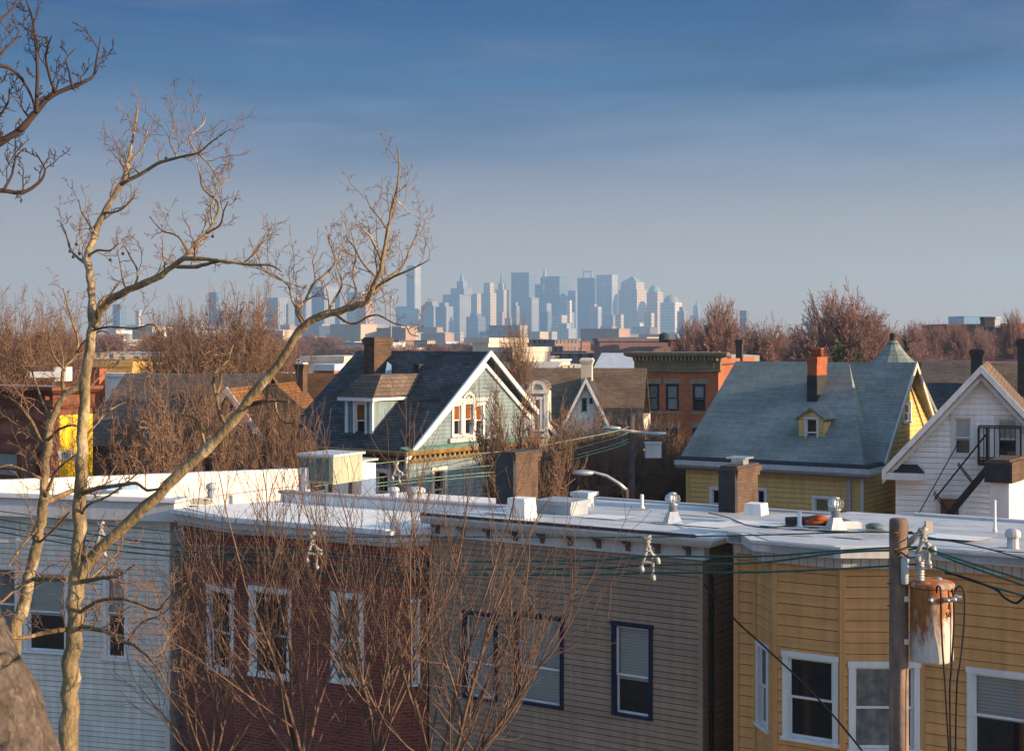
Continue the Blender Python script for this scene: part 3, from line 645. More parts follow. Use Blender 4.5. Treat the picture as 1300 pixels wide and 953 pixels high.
# ================================================================== MIDDLE DISTANCE HOUSES
def rake(mb, x, y0, y1, ze, zr, w=.22, t=.10, ov=.3):
    """barge boards on a gable wall that stands in the plane x = const (spanning y0..y1)"""
    ym = (y0+y1)/2; k = (zr-ze)/(ym-y0)
    for ys, sg in ((y0-ov, 1), (y1+ov, -1)):
        zs = ze-k*ov
        mb.add([(x, ys, zs), (x, ym, zr), (x, ym, zr-w*1.2), (x, ys, zs-w*1.2), (x+t, ys, zs), (x+t, ym, zr), (x+t, ym, zr-w*1.2), (x+t, ys, zs-w*1.2)],
               [(0,1,2,3), (7,6,5,4), (0,4,5,1), (1,5,6,2), (2,6,7,3), (3,7,4,0)])
def fan_window(par, T, xc, r, z0, cm='trim_old', glassm='dark_glass'):
    n = 12; b = MB(); b.T = T
    o = [(xc+r*math.cos(math.pi*i/n), z0+r*math.sin(math.pi*i/n)) for i in range(n+1)]
    q = [(xc+r*.62*math.cos(math.pi*i/n), z0+.04+r*.62*math.sin(math.pi*i/n)) for i in range(n+1)]
    for i in range(n):
        for y in (-.07,): b.quad((o[i][0], y, o[i][1]), (o[i+1][0], y, o[i+1][1]), (q[i+1][0], y, q[i+1][1]), (q[i][0], y, q[i][1]))
        b.quad((o[i][0], -.07, o[i][1]), (o[i+1][0], -.07, o[i+1][1]), (o[i+1][0], .05, o[i+1][1]), (o[i][0], .05, o[i][1]))
        b.quad((q[i][0], -.07, q[i][1]), (q[i+1][0], -.07, q[i+1][1]), (q[i+1][0], .0, q[i+1][1]), (q[i][0], .0, q[i][1]))
    b.box(xc-r*1.12, xc+r*1.12, -.10, .05, z0-.10, z0+.04)
    w = b.build('fan_window', MT[cm], par)
    g = MB(); g.T = T; g.poly([(x, -.012, z) for x, z in q]); g.build('pane', MT[glassm], w)
    k = MB(); k.T = T
    for a in (60, 90, 120): k.bar((xc, -.03, z0+.05), (xc+r*.6*math.cos(R(a)), -.03, z0+.04+r*.6*math.sin(R(a))), .025)
    k.build('glazing_bar', MT[cm], w)

# ---- teal Victorian
fH = Fr(515, 50.0, -38); LH = -fH.lx(352); WH = fH.ly(702); ze = fH.z(571); ym = WH/2; zr = fH.z(446, 0, ym); k = (zr-ze)/ym
H = fH.thing('victorian_house', 'teal Victorian house with a dark shingled gable roof, Palladian attic window and ochre cornice', 'house')
b = MB(); gable_x(b, -LH, .26, 0, WH, ze+.03, zr, .16, .34); b.build('roof', MT['shingle_dark'], H)
core(H, [(-LH, .1), (-.1, .1), (-.1, WH), (-LH, WH)], 0, ze-.02, MT['teal'], 'inner_wall')
hf, hr = [], []
for (a, c, pa, pb) in ((476, 496, 594, 650), (425, 445, 594, 650), (385, 402, 594, 650)):
    x0, x1 = fH.lx(a), fH.lx(c); hf.append(window(H, TR(0, 0), x0, x1, fH.z(pb, x0), fH.z(pa, x0), 'white', 'white', .12, 'dark'))
TS = TR(0, 0, RIGHT)
for (a, c, pa, pb) in ((548, 567, 593, 650), (620, 639, 590, 648), (672, 688, 586, 640)):
    y0, y1 = fH.ly(a), fH.ly(c); hr.append(window(H, TS, y0, y1, fH.z(pb, 0, y0), fH.z(pa, 0, y0), 'trim_old', 'white', .12, 'dark'))
b = MB(); siding(b, -LH, 0, 2, ze, .15, hf); b.build('front_wall', MT['teal'], H)
b = MB(); b.T = TS; siding(b, 0, WH, 2, ze-.1, .15, hr)
g0 = ze-.12; ym_ = ym
trio = [(573, 587), (586, 602), (601, 614.5)]; hg = []
py0, py1 = 511, 555
for i, (a, c) in enumerate(trio):
    y0, y1 = fH.ly(a), fH.ly(c); z1, z0 = fH.z(py0 - (3 if i == 1 else 0), 0, y0), fH.z(py1, 0, y0)
    hg.append(window(H, TS, y0, y1, z0, z1, 'white', 'white', .10 if i != 1 else .13, 'amber', .5, True, .05 if i != 1 else .075))
siding(b, 0, WH, g0, zr-.05, .14, hg, xr=lambda z: (max(0, (z-ze)/k), min(WH, WH-(z-ze)/k)), lap=.012)
b.build('gable_wall', MT['teal_pale'], H)
core(H, [(-.3, .4), (-.13, .4), (-.13, WH-.4), (-.3, WH-.4)], ze-.05, ze+.02, MT['teal'], 'attic_floor')
b = MB(); b.T = TR(-.13, 0, RIGHT); b.poly([(0, 0, ze-.05), (WH, 0, ze-.05), (ym, 0, zr-.15)]); b.build('attic_wall', MT['tarflash'], H)
fan_window(H, TS, (fH.ly(586)+fH.ly(602))/2, .34, fH.z(508, 0, ym))
b = MB(); yt0, yt1 = fH.ly(571), fH.ly(617); zt = fH.z(511, 0, yt0); b.T = TS; b.box(yt0, yt1, -.13, .05, zt+.0, zt+.13); b.build('window_hood', MT['trim_old'], H); b = MB(); b.T = TS; zb = fH.z(556, 0, yt0); b.box(yt0-.1, yt1+.1, -.12, .04, zb-.16, zb-.01); b.build('window_shelf', MT['trim_old'], H)
b = MB(); rake(b, .262, 0, WH, ze+.03, zr+.04, .16, .09, .34); b.build('barge_board', MT['white'], H); b = MB(); rake(b, .02, .36, WH-.36, ze, zr-.42, .13, .09, .0); b.build('inner_barge_board', MT['white'], H)
b = MB(); zc = ze-.06
b.sweep([(-LH, 0), (0, 0), (0, WH+3.8)], [(-.02, zc), (.36, zc+.03), (.40, zc-.02), (.36, zc-.12), (.12, zc-.16), (.10, zc-.36), (.05, zc-.42), (-.02, zc-.42)])
b.build('cornice', MT['gold'], H)
b = MB(); b.sweep([(0, -.3), (0, WH)], [(.0, zc+.04), (.42, zc+.035), (.42, zc+.06), (.0, zc+.16)]); b.build('flashing', MT['verdigris'], H)
n = 26; b = MB()                         # small repeated dentils are the cornice's surface pattern
for i in range(n): x = -LH+.1+(LH-.1)*i/n; b.box(x, x+.10, -.30, -.06, zc-.30, zc-.15)
b.build('front_dentils', MT['gold'], H); b = MB()
for i in range(46): y = .1+(WH+3.6)*i/46; b.box(.06, .30, y, y+.11, zc-.30, zc-.15)
b.build('dentils', MT['gold'], H)
# dormer
yd = .55; dx0, dx1 = fH.lx(439, yd), fH.lx(473, yd); dz1, dz0 = fH.z(505, dx1, yd), fH.z(560, dx1, yd)
D = MB(); xm = (dx0+dx1)/2; rf = lambda z: (z-ze)/k
hw = window(H, TR(0, yd), fH.lx(449, yd), fH.lx(466, yd), dz0+.05, fH.z(509, xm, yd), 'white', 'white', .09, 'amber', .5)
D.T = TR(0, yd); siding(D, dx0, dx1, dz0, dz1, .12, [hw]); D.T = None
for x, sg in ((dx1, 1), (dx0, -1)): D.poly([(x, yd, ze+k*yd), (x, yd, dz1), (x, rf(dz1), dz1)])
dm = D.build('dormer', MT['teal_pale'], H)
b = MB(); z2 = dz1+.80; yb = rf(z2); e = .22
b.add([(dx0-e, yd-e, dz1), (dx1+e, yd-e, dz1), (dx1+e, rf(dz1)+.2, dz1+.06), (dx0-e, rf(dz1)+.2, dz1+.06), (dx0+.25, yd+.55, z2), (dx1-.1, yd+.55, z2), (dx1-.1, yb+.3, z2+.02), (dx0+.25, yb+.3, z2+.02)],
      [(0,1,5,4), (1,2,6,5), (3,0,4,7), (4,5,6,7)]); b.build('dormer_roof', MT['shingle_taupe'], dm)
b = MB(); b.box(dx0-e, dx1+e, yd-e, yd+.02, dz1-.12, dz1+.0); b.box(dx1, dx1+e, yd+.02, rf(dz1), dz1-.10, dz1); b.box(dx0-.02, dx0+.12, yd-.03, yd+.05, dz0, dz1-.1); b.box(dx1-.12, dx1+.02, yd-.03, yd+.05, dz0, dz1-.1); b.build('trim', MT['white'], dm)
cx0 = fH.lx(461, ym-1.2); cx1 = fH.lx(474, ym-1.2)
chimney('chimney', 'dark sooty chimney with a flared head on the teal house roof', fH, cx0, cx1, ym-1.15, ym-1.15+.95, ze+k*(ym-1.2)-.4, fH.z(430, cx0, ym-1), 'brick_brown', cap='tarflash')
b = MB(); b.tube([(0, 0, 0), (0, 0, 1.6)], .025, 6); b.tube([(0, 0, 1.45), (0, 0, 1.72)], .05, 6); o = b.build('aerial_mast', MT['galv']); p = fH.w(cx1-.2, ym); o.location = (p[0], p[1], fH.z(432, cx1, ym)); tag(o, 'slim pale mast rising behind the chimney of the teal house', 'aerial')
b = MB(); b.box(-.12, .12, -.1, .1, 0, .22); b.box(-.15, .15, -.13, .13, .22, .28); o = b.build('roof_vent', MT['bitumen'], H); yv = ym-.9; o.location = (fH.lx(531, yv), yv, ze+k*yv-.05)
b = MB(); b.poly([(0, 0, 0), (.28, 0, .02), (.26, .1, .5), (.1, .12, .62)]); b.poly([(0, .012, 0), (.28, .012, .02), (.26, .112, .5), (.1, .132, .62)]); o = b.build('blue_tarp', MT['ltblue']); p = fH.w(fH.lx(489, ym-1.3), ym-1.35); o.location = (p[0], p[1], ze+k*(ym-1.35)+.05); tag(o, 'pale blue scrap of tarp by the sooty chimney on the teal house', 'tarp')

# ---- arched dormer house next along the same cornice
fA = Fr(702, fH.w(0, WH)[1], -38); LA = 9.0
A = fA.thing('dormer_house', 'brown roofed house with an ornate white arched dormer right of the teal gable', 'house')
zeA = ze; WA = fA.ly(800); WR = fA.ly(716); LR = 6.6
core(A, [(-LA, .02), (-.05, .02), (-.05, WA), (-LA, WA)], 0, zeA-.04, MT['teal'], 'wall')
zA = fA.z(470, -3.3, 2); b = MB(); xm_ = -3.3
b.slab([(.35, -1.2, zeA), (.35, WR, zeA), (xm_, WR, zA), (xm_, -1.2, zA)], .16); b.slab([(xm_, WR, zA), (-LR, WR, zeA), (-LR, -1.2, zeA), (xm_, -1.2, zA)], .16); b.build('roof', MT['shingle_brown'], A)
b = MB(); b.box(xm_, .2, -1.15, -1.0, zeA-.5, zeA); b.build('low_wall', MT['teal_pale'], A); b = MB(); b.poly([(.2, WR-.1, zeA), (-LR, WR-.1, zeA), (xm_, WR-.1, zA-.1)]); b.build('gable_wall', MT['stucco'], A)
fa = Fr(671, 55.5, -6); T0 = None
ax, ay = fA.inv(*fa.w(0, 0)); ang = fa.rot-fA.rot; wD = fa.lx(694); zd0, zd1 = fa.z(551), fa.z(498)
TD = TR(ax, ay, ang)
b = MB(); b.T = TD; b.box(0, wD, .06, 2.2, zd0-1.5, zd1); dmA = b.build('dormer', MT['stucco'], A)
window(dmA, TD, wD*.2, wD*.8, zd0+.12, zd1-.16, 'white', 'white', .10, 'amber', .5, True, .06)
b = MB(); b.T = TD; b.box(-.10, wD+.10, -.14, .3, zd1-.04, zd1+.10); b.box(-.05, wD*.16, -.08, .2, zd0, zd1-.04); b.box(wD*.84, wD+.05, -.08, .2, zd0, zd1-.04); b.box(-.1, wD+.1, -.12, .2, zd0-.12, zd0+.02)
n = 14; rr = wD/2+.02; zc_ = zd1+.10
for r0, r1, y0 in ((rr, rr-.14, -.12), (rr-.14, rr-.2, -.06)):
    for i in range(n):
        a0, a1 = math.pi*i/n, math.pi*(i+1)/n; P = lambda r, a, y: (wD/2+r*math.cos(a), y, zc_+r*math.sin(a))
        b.quad(P(r0, a0, y0), P(r0, a1, y0), P(r1, a1, y0), P(r1, a0, y0)); b.quad(P(r1, a0, y0), P(r1, a1, y0), P(r1, a1, .1), P(r1, a0, .1))
b.build('trim', MT['trim_old'], dmA)
b = MB(); b.T = TD
for i in range(n):
    a0, a1 = math.pi*i/n, math.pi*(i+1)/n; P = lambda a, y: (wD/2+rr*math.cos(a), y, zc_+rr*math.sin(a)); b.quad(P(a0, -.12), P(a1, -.12), P(a1, 2.1), P(a0, 2.1))
b.build('barrel_roof', MT['shingle_brown'], dmA)
b = MB(); b.T = TD; b.poly([(wD/2+(rr-.2)*math.cos(math.pi*i/n), -.01, zc_+(rr-.2)*math.sin(math.pi*i/n)) for i in range(n+1)]); b.build('tympanum', MT['stucco'], dmA)

# ---- yellow house with grey roof
fG = Fr(1092, 49.0, -33); LG = -fG.lx(872); ze = fG.z(592); WG = 9.6; ym = WG/2; zr = fG.z(462, 0, ym); k = (zr-ze)/ym
G = fG.thing('yellow_house', 'yellow clapboard house under a large blue-grey shingle roof with a small dormer', 'house')
ys = 1.7; xg = fG.lx(1127, ys); xA = fG.lx(1050, ym); xB = fG.lx(1078, ym); xC = fG.lx(1115, ys); zf = lambda y: ze+.05+k*y
b = MB(); b.slab([(-LG-.25, -.42, zf(-.42)), (.34, -.42, zf(-.42)), (xA, ym, zr+.05), (-LG-.25, ym, zr+.05)], .16)
b.slab([(xg, WG+.42, zf(-.42)), (-LG-.25, WG+.42, zf(-.42)), (-LG-.25, ym, zr+.05), (xg, ym, zr+.05)], .16)
zE = ze+.05; kw = (zr+.05-zE)/(ym-ys+.35)                 # right wing: set back, steeper, meets the main slope in a valley
b.slab([(.34, -.42, zf(-.42)), (xC, ys-.35, zE), (xB, ym, zr+.05)], .12); b.slab([(.34, -.42, zf(-.42)), (xB, ym, zr+.05), (xA, ym, zr+.05)], .12)
b.slab([(xC, ys-.35, zE), (xg, ys-.35, zE), (xg, ym, zr+.06), (xB, ym, zr+.06)], .14)
b.build('roof', MT['shingle_grey'], G)
core(G, [(-LG, .1), (-.1, .1), (-.1, ys+.1), (xg-.55, ys+.1), (xg-.55, WG), (-LG, WG)], 0, ze-.1, MT['yellow'], 'inner_wall')
hs = []
for (a, c, pa, pb) in ((901, 918, 617, 655), (958, 974, 618, 655), (1031, 1056, 628, 663)):
    x0, x1 = fG.lx(a), fG.lx(c); hs.append(window(G, TR(0, 0), x0, x1, fG.z(pb, x0), fG.z(pa, x0), 'white', 'white', .10, 'dark' if a < 1000 else 'grey', .45))
b = MB(); siding(b, -LG, 0, 1.5, ze-.02, .17, hs)
b.T = TR(0, 0, RIGHT); siding(b, 0, ys, 1.5, ze-.1, .17); TG = TR(xg-.42, 0, RIGHT)
hg = [window(G, TG, ym-.2, ym+.75, fG.z(538, xg, ym), fG.z(511, xg, ym), 'white', 'white', .1, 'grey')]
b.T = TG; siding(b, ys, WG, 1.5, zr-.1, .17, hg, xr=lambda z: (ys+max(0, (z-ze)/kw), min(WG, WG-(z-ze)/k))); b.build('siding', MT['yellow'], G)
b = MB(); b.box(-LG-.02, -LG+.10, -.04, .1, 1.5, ze-.2); b.box(-.02, .04, -.04, .1, 1.5, ze-.2); b.build('corner_board', MT['yellow'], G)
b = MB(); zc = ze-.30
b.sweep([(-LG-.25, 0), (.0, 0), (0, 1.5)], [(-.02, zc+.12), (.36, zc+.12), (.50, zc+.26), (.52, zc+.26), (.52, zc+.10), (.40, zc+.0), (-.02, zc-.03)]); b.build('gutter', MT['lightgrey'], G)
b = MB(); b.sweep([(-LG-.25, 0), (.0, 0), (0, 1.2)], [(.30, zc+.265), (.47, zc+.265), (.40, zc+.36), (.30, zc+.40)]); b.build('eave_flashing', MT['bitumen'], G)
b = MB(); rake(b, xg+.003, ys-.35, 2*ym-ys+.35, zE+.03, zr+.09, .18, .06, 0); b.build('barge_board', MT['stucco'], G)
for px in (1079,): x = fG.lx(px); MB().box(x-.07, x+.07, -.14, -.03, 1.5, zc).build('downpipe', MT['mauve'], G)
b = MB(); b.tube([(.10, -.10, zc), (.10, -.06, 1.5)], .055, 8); b.build('downpipe', MT['lightgrey'], G)
yd = 1.15; dx0, dx1 = fG.lx(1014, yd), fG.lx(1046, yd); dz0, dz1 = fG.z(570, dx1, yd), fG.z(529, dx1, yd); dzr = fG.z(517, dx1, yd); rf = lambda z: (z-ze-.05)/k; xm = (dx0+dx1)/2
hw = window(G, TR(0, yd), fG.lx(1022, yd), fG.lx(1039, yd), dz0+.05, fG.z(529.5, xm, yd), 'white', 'white', .05, 'dark', .5)
D = MB(); D.T = TR(0, yd); kk = (dzr-dz1)/((dx1-dx0)/2)
siding(D, dx0, dx1, dz0, dzr-.02, .15, [hw], xr=lambda z: (dx0+max(0, (z-dz1)/kk), dx1-max(0, (z-dz1)/kk)), lap=.008); D.T = None
for x in (dx0, dx1): D.poly([(x, yd, ze+k*yd), (x, yd, dz1), (x, rf(dz1), dz1)])
dm = D.build('dormer', MT['yellow'], G)
b = MB(); o_ = .12
for x, sg in ((dx0-o_, 1), (dx1+o_, -1)): b.slab([(x, yd-.12, dz1-kk*o_), (xm, yd-.12, dzr), (xm, rf(dzr)+.2, dzr+.02), (x, rf(dz1)+.3, dz1-kk*o_)], .07)
b.build('dormer_roof', MT['shingle_grey'], dm)
cx0 = fG.lx(1025, 2.8); cx1 = fG.lx(1037, 2.8); cw = fG.ly(1050, cx1)
chimney('chimney', 'bright orange brick chimney with a black tarred base on the grey roof', fG, cx0, cx1, 2.8, 2.8+1.0, ze+k*2.8-.35, fG.z(455, cx0, 2.8), 'brick_chimney', dark=1.35, pots=3, cap='brick_chimney', head=.3)

# ---- white gabled house with the fire escape
fX = Fr(1137, 43.0, -19); ze = fX.z(580); xa = fX.lx(1246); WX = 2*xa+.0; zr = fX.z(466, xa, 0); k = (zr-ze)/xa
X_ = fX.thing('gabled_house', 'white clapboard gabled house with a black iron fire escape at the right edge', 'house')
b = MB(); gable_y(b, 0, WX, -.55, 11, ze, zr+.03, .15, .33); b.build('roof', MT['shingle_brown'], X_)
hs = []
for (a, c, pa, pb, v) in ((1207.5, 1237, 526, 579, 'half'), (1263, 1296, 527, 582, 'half'), (1188, 1222, 627, 675, 'dark')):
    x0, x1 = fX.lx(a), fX.lx(c); hs.append(window(X_, TR(0, 0), x0, x1, fX.z(pb, x0), fX.z(pa, x0), 'white', 'white', .10, v, .47))
x0, x1 = fX.lx(1196), fX.lx(1221); MB().box(x0, x1, .0, .028, fX.z(668, x0), fX.z(634, x0)).build('boarded_panel', MT['ply'], X_)
b = MB(); siding(b, 0, WX, 1.5, zr-.1, .16, hs, xr=lambda z: (max(0, (z-ze)/k), min(WX, WX-(z-ze)/k))); b.build('siding', MT['white_siding'], X_)
core(X_, [(.05, .12), (WX-.05, .12), (WX-.05, 11), (.05, 11)], 0, ze-.05, MT['white_siding'], 'inner_wall')
b = MB(); b.poly([(.1, .12, ze-.05), (WX-.1, .12, ze-.05), (xa, .12, zr-.2)]); b.build('attic_wall', MT['white_siding'], X_)
b = MB()
for s in (1, -1):
    f = lambda x: x if s == 1 else WX-x
    for y0, dz, w in ((-.58, .05, .17), (-.40, -.20, .14)):
        z_s = ze-k*.35
        P = [(f(-.35), z_s+dz), (f(xa), zr+dz+.02), (f(xa), zr+dz-w*1.35+.02), (f(-.35), z_s+dz-w*1.35)]
        b.add([(x, y0, z) for x, z in P]+[(x, y0+.16, z) for x, z in P], [(0,1,2,3), (7,6,5,4), (0,4,5,1), (1,5,6,2), (2,6,7,3), (3,7,4,0)])
b.build('barge_board', MT['white'], X_)
b = MB(); z_ = ze-.62; b.box(-.35, .85, -.55, .0, z_, z_+.20); rt = b.build('eave_return', MT['white'], X_)
b = MB(); b.add([(-.05, -.54, z_+.2), (.83, -.54, z_+.2), (.83, -.01, z_+.2), (-.05, -.01, z_+.2), (.12, -.2, z_+.42), (.62, -.2, z_+.42), (.62, -.01, z_+.42), (.12, -.01, z_+.42)], [(0,1,5,4), (1,2,6,5), (3,0,4,7), (4,5,6,7)]); b.build('return_cap', MT['bitumen'], rt)
# fire escape, bolted to the wall of the white house
zp = fX.z(588, fX.lx(1270), -1); xp0, xp1 = fX.lx(1242, -1), fX.lx(1296, -1); yo, yi = -1.05, -.06
E = thing('fire_escape', 'black iron fire escape with a steep stair and railed landing on the white gabled house', 'fire escape', (fX.ox, fX.oy, 0), fX.rot)
b = MB(); b.box(xp0, xp1, yo, yo+.06, zp-.07, zp); b.box(xp0, xp1, yi-.06, yi, zp-.07, zp)
for i in range(15): x = xp0+(xp1-xp0)*i/14; b.bar((x, yo+.06, zp-.03), (x, yi-.06, zp-.03), .05, .02)
b.build('landing', MT['black'], E)
b = MB(); hR = 1.0
for y in (yo, yi-.05):
    for hh in (0.08, hR): b.bar((xp0, y, zp+hh), (xp1, y, zp+hh), .035)
    for i in range(9): x = xp0+(xp1-xp0)*i/8; b.bar((x, y, zp), (x, y, zp+hR), .016 if i % 8 else .045)
xq = fX.lx(1253, -1); b.bar((xq, yo, zp-.1), (xq, yo, zp+hR+.02), .075)
for hh in (.3, hR): b.bar((xp1, yo, zp+hh), (xp1, yi, zp+hh), .035)
b.build('railing', MT['black'], E)
xs, zs = fX.lx(1193, -1), fX.z(668, fX.lx(1193, -1), -1)
b = MB(); st = MB(); rl = MB(); xt = xp0+.30; zt = zp-.10
for y in (yo, yo+.62):
    b.bar((xt, y, zt), (xs, y, zs), .06, .17)
    rl.bar((xt-.05, y, zt+.95), (xs-.15, y, zs+.75), .036); rl.bar((xt-.9, y, zt+.55), (xs-.6, y, zs+.30), .03)
    for f in (.33, .82): x, z = xt+(xs-xt)*f, zt+(zs-zt)*f; rl.bar((x+.05, y, z), (x-.42, y, z+.62), .034)
b.build('stringer', MT['black'], E)
for i in range(9): f = (i+.5)/9; x, z = xt+(xs-xt)*f, zt+(zs-zt)*f; st.box(x-.11, x+.11, yo+.02, yo+.60, z-.015, z+.015)
st.build('tread', MT['black'], E); rl.build('handrail', MT['black'], E)
b = MB(); b.bar((xp0+.25, yo, zp-.05), (xp0+.7, yi, zp-1.35), .05); b.bar((xp0+.75, yi, zp-.05), (xp0+.75, yi, zp-1.4), .07); b.bar((xp1-.2, yo, zp-.05), (xp1-.2, yi, zp-1.2), .05); b.build('strut', MT['black'], E)

# ---- orange-red brick building with bracketed cornice
fK = Fr(808, 92.0, -21); WK = fK.lx(912); zK = fK.z(447)
K = fK.thing('brick_building', 'orange-red brick building with a deep olive bracketed cornice and black framed windows', 'building')
hs = []; lt = MB()
for row, (pa, pb) in enumerate(((487, 521), (543, 585))):
    for (a, c, v) in ((820, 837, 'curtain'), (845, 862, 'blind'), (879, 896, 'half')):
        x0, x1 = fK.lx(a), fK.lx(c); z1, z0 = fK.z(pa, x0), fK.z(pb, x0)
        hs.append(window(K, TR(0, 0), x0, x1, z0, z1, 'navy', 'navy', .10, v if row == 0 else 'dark', .48, False, .0)); MB().box(x0-.12, x1+.12, -.03, .1, z1+.002, z1+.32).build('lintel', MT['lintel'], K)
z = fK.z(522.5, 1); MB().box(fK.lx(816), fK.lx(866), -.05, .1, z-.10, z+.02).build('sill', MT['lintel'], K); MB().box(fK.lx(877), fK.lx(898), -.05, .1, z-.10, z+.02).build('sill', MT['lintel'], K)
b = MB(); zf = fK.z(469, 1); panel(b, 0, WK, 2, zK-.1, hs, .12); dK = 11
b.T = TR(WK, 0, RIGHT); panel(b, 0, dK, 2, zK-.6); b.T = TR(0, dK, -90); panel(b, 0, dK, 2, zK-.6); b.build('wall', MT['brick_orange'], K)
core(K, [(.02, .13), (WK-.02, .13), (WK-.02, dK), (.02, dK)], 0, zK-.75, MT['brick_orange'], 'inner_wall')
b = MB(); [b.prism([(WK-.25, y0), (WK+.01, y0), (WK+.01, y1), (WK-.25, y1)], zK-.75, lambda x, y: zK+.12-.55*max(0, min(1, (y-.2)/2.5))) for y0, y1 in ((.2, 1), (1, 1.8), (1.8, 2.7), (2.7, dK))]; b.build('parapet', MT['brick_orange'], K)
b = MB(); b.sweep([(-.05, .3), (-.05, 0), (WK+.05, 0), (WK+.05, .3)], [(-.02, zK+.05), (.62, zK+.0), (.62, zK-.16), (.5, zK-.26), (.16, zK-.34), (.12, zK-.55), (.08, zK-.6), (.08, zf), (.14, zf-.02), (.14, zf-.12), (-.02, zf-.12)]); b.build('cornice', MT['olive'], K)
b = MB()
for i in range(22): x = .02+(WK-.12)*i/21; b.box(x, x+.11, -.46, -.10, zK-.50, zK-.27)
b.build('dentils', MT['lintel'], K)
b = MB()
for a, c in ((.12, .36), (.38, .56), (.60, .95)):
    b = MB(); x0, x1 = WK*a, WK*c; b.box(x0, x1, -.115, -.07, zf+.10, zf+.16); b.box(x0, x1, -.115, -.07, zf+.50, zf+.56); b.box(x0, x0+.06, -.115, -.07, zf+.16, zf+.50); b.box(x1-.06, x1, -.115, -.07, zf+.16, zf+.50); b.build('frieze_panel', MT['lintel'], K)
b = MB(); b.box(-.1, WK+.1, .0, dK, zK-.8, zK-.7); b.build('roof', MT['tarflash'], K)

# ---- brown roof house with the little white gable
fN = Fr(719, 72.0, -8); xN = fN.lx(770); zN0 = fN.z(531); zN1 = fN.z(481, xN/2)
N_ = fN.thing('brown_house', 'long brown roofed house with a narrow pale blue-white gable beside the brick building', 'house')
kN = (zN1-zN0)/(xN/2)
hw = [window(N_, TR(0, 0), fN.lx(738.5), fN.lx(745), fN.z(522, 1), fN.z(505, 1), 'teal_sheet', 'teal_sheet', .06, 'dark'), window(N_, TR(0, 0), fN.lx(748.5), fN.lx(752), fN.z(512, 1), fN.z(505, 1), 'teal_sheet', 'teal_sheet', .04, 'dark', one=True)]
b = MB(); siding(b, 0, xN, zN0-1.5, zN1-.05, .14, hw, xr=lambda z: (max(0, (z-zN0)/kN), min(xN, xN-(z-zN0)/kN)), lap=.01); b.build('gable_wall', MT['white_siding'], N_)
b = MB(); gable_y(b, 0, xN, -.3, 7.5, zN0, zN1+.05, .10, .22); b.build('gable_roof', MT['shingle_dark'], N_)
b = MB()
for s in (1, -1):
    f = lambda x: x if s == 1 else xN-x
    P = [(f(-.25), zN0-kN*.25+.02), (f(xN/2), zN1+.07), (f(xN/2), zN1-.20), (f(-.25), zN0-kN*.25-.24)]
    b.add([(x, -.43, z) for x, z in P]+[(x, -.31, z) for x, z in P], [(0,1,2,3), (7,6,5,4), (0,4,5,1), (1,5,6,2), (2,6,7,3), (3,7,4,0)])
b.build('barge_board', MT['white'], N_)
xl_, xr2 = fN.lx(655), fN.lx(815); zq = fN.z(467, 1, 4.8); b = MB(); gable_x(b, xl_, xr2, .5, 9, zN0-.1, zq, .15, .3); b.build('roof', MT['shingle_brown'], N_)
core(N_, [(xl_, .6), (xr2, .6), (xr2, 9), (xl_, 9)], 0, zN0-.15, MT['stucco'], 'wall')
x = fN.lx(737.5, 1.8); chimney('chimney', 'narrow white chimney with a green base behind the small pale gable', fN, x, fN.lx(751, 1.8), 1.9, 2.6, zN0+1.2, fN.z(456, x, 1.8), 'stucco', dark=None, cap='white', pots=0)
# ---- generic gable house for the roofs further back
def gable_house(name, label, px0, px1, py_e, py_r, d, rot, roof_m, wall_m, dep=8.0, ridge='x', group=None, wins=(), trim=None):
    f = Fr(px0, d, rot); w = f.lx(px1); t = f.thing(name, label, 'house', group); e = f.z(py_e, w/2)
    b = MB()
    if ridge == 'x':
        r = f.z(py_r, w/2, dep/2); gable_x(b, -.2, w+.2, 0, dep, e, r, .14, .3); kk = (r-e)/(dep/2)
        g = MB(); g.prism([(0, .05), (w, .05), (w, dep-.05), (0, dep-.05)], 0, e-.02)
        for x in (.02, w-.02): g.poly([(x, 0, e), (x, dep, e), (x, dep/2, r-.1)])
    else:
        r = f.z(py_r, w/2, 0); gable_y(b, 0, w, -.35, dep, e, r, .14, .3); kk = (r-e)/(w/2)
        g = MB(); siding(g, 0, w, max(0, e-3), r-.05, .16, [], xr=lambda z: (max(0, (z-e)/kk), min(w, w-(z-e)/kk))); g.prism([(.05, .05), (w-.05, .05), (w-.05, dep), (.05, dep)], 0, e-.02)
        g.poly([(.1, .1, e-.03), (w-.1, .1, e-.03), (w/2, .1, r-.2)])
    b.build('roof', MT[roof_m], t); g.build('wall', MT[wall_m], t)
    if trim and ridge == 'y':
        b = MB()
        for s in (1, -1):
            q = lambda x: x if s == 1 else w-x
            P = [(q(-.32), e-kk*.32+.02), (q(w/2), r+.04), (q(w/2), r-.26), (q(-.32), e-kk*.32-.28)]
            b.add([(x, -.40, z) for x, z in P]+[(x, -.26, z) for x, z in P], [(0,1,2,3), (7,6,5,4), (0,4,5,1), (1,5,6,2), (2,6,7,3), (3,7,4,0)])
        b.build('barge_board', MT[trim], t)
    for (a, c, pa, pb) in wins: x0, x1 = f.lx(a), f.lx(c); window(t, TR(0, 0), x0, x1, f.z(pb, x0), f.z(pa, x0), 'trim_old', 'trim_old', .08, 'dark', .5, True, .05)
    return t, f
gable_house('dark_house', 'long taupe roofed house in shade behind the bare thicket at left', 106, 292, 560, 474, 58, -12, 'shingle_taupe', 'brownstone_dark', 8)
gable_house('teal_cottage', 'small dark teal gabled house with grey barge boards behind the slanting limb', 232, 352, 572, 492, 54, -8, 'shingle_rust', 'teal', 9, 'y', trim='mauve', wins=[(276, 288, 566, 592), (306, 318, 566, 592), (322, 334, 570, 596)])
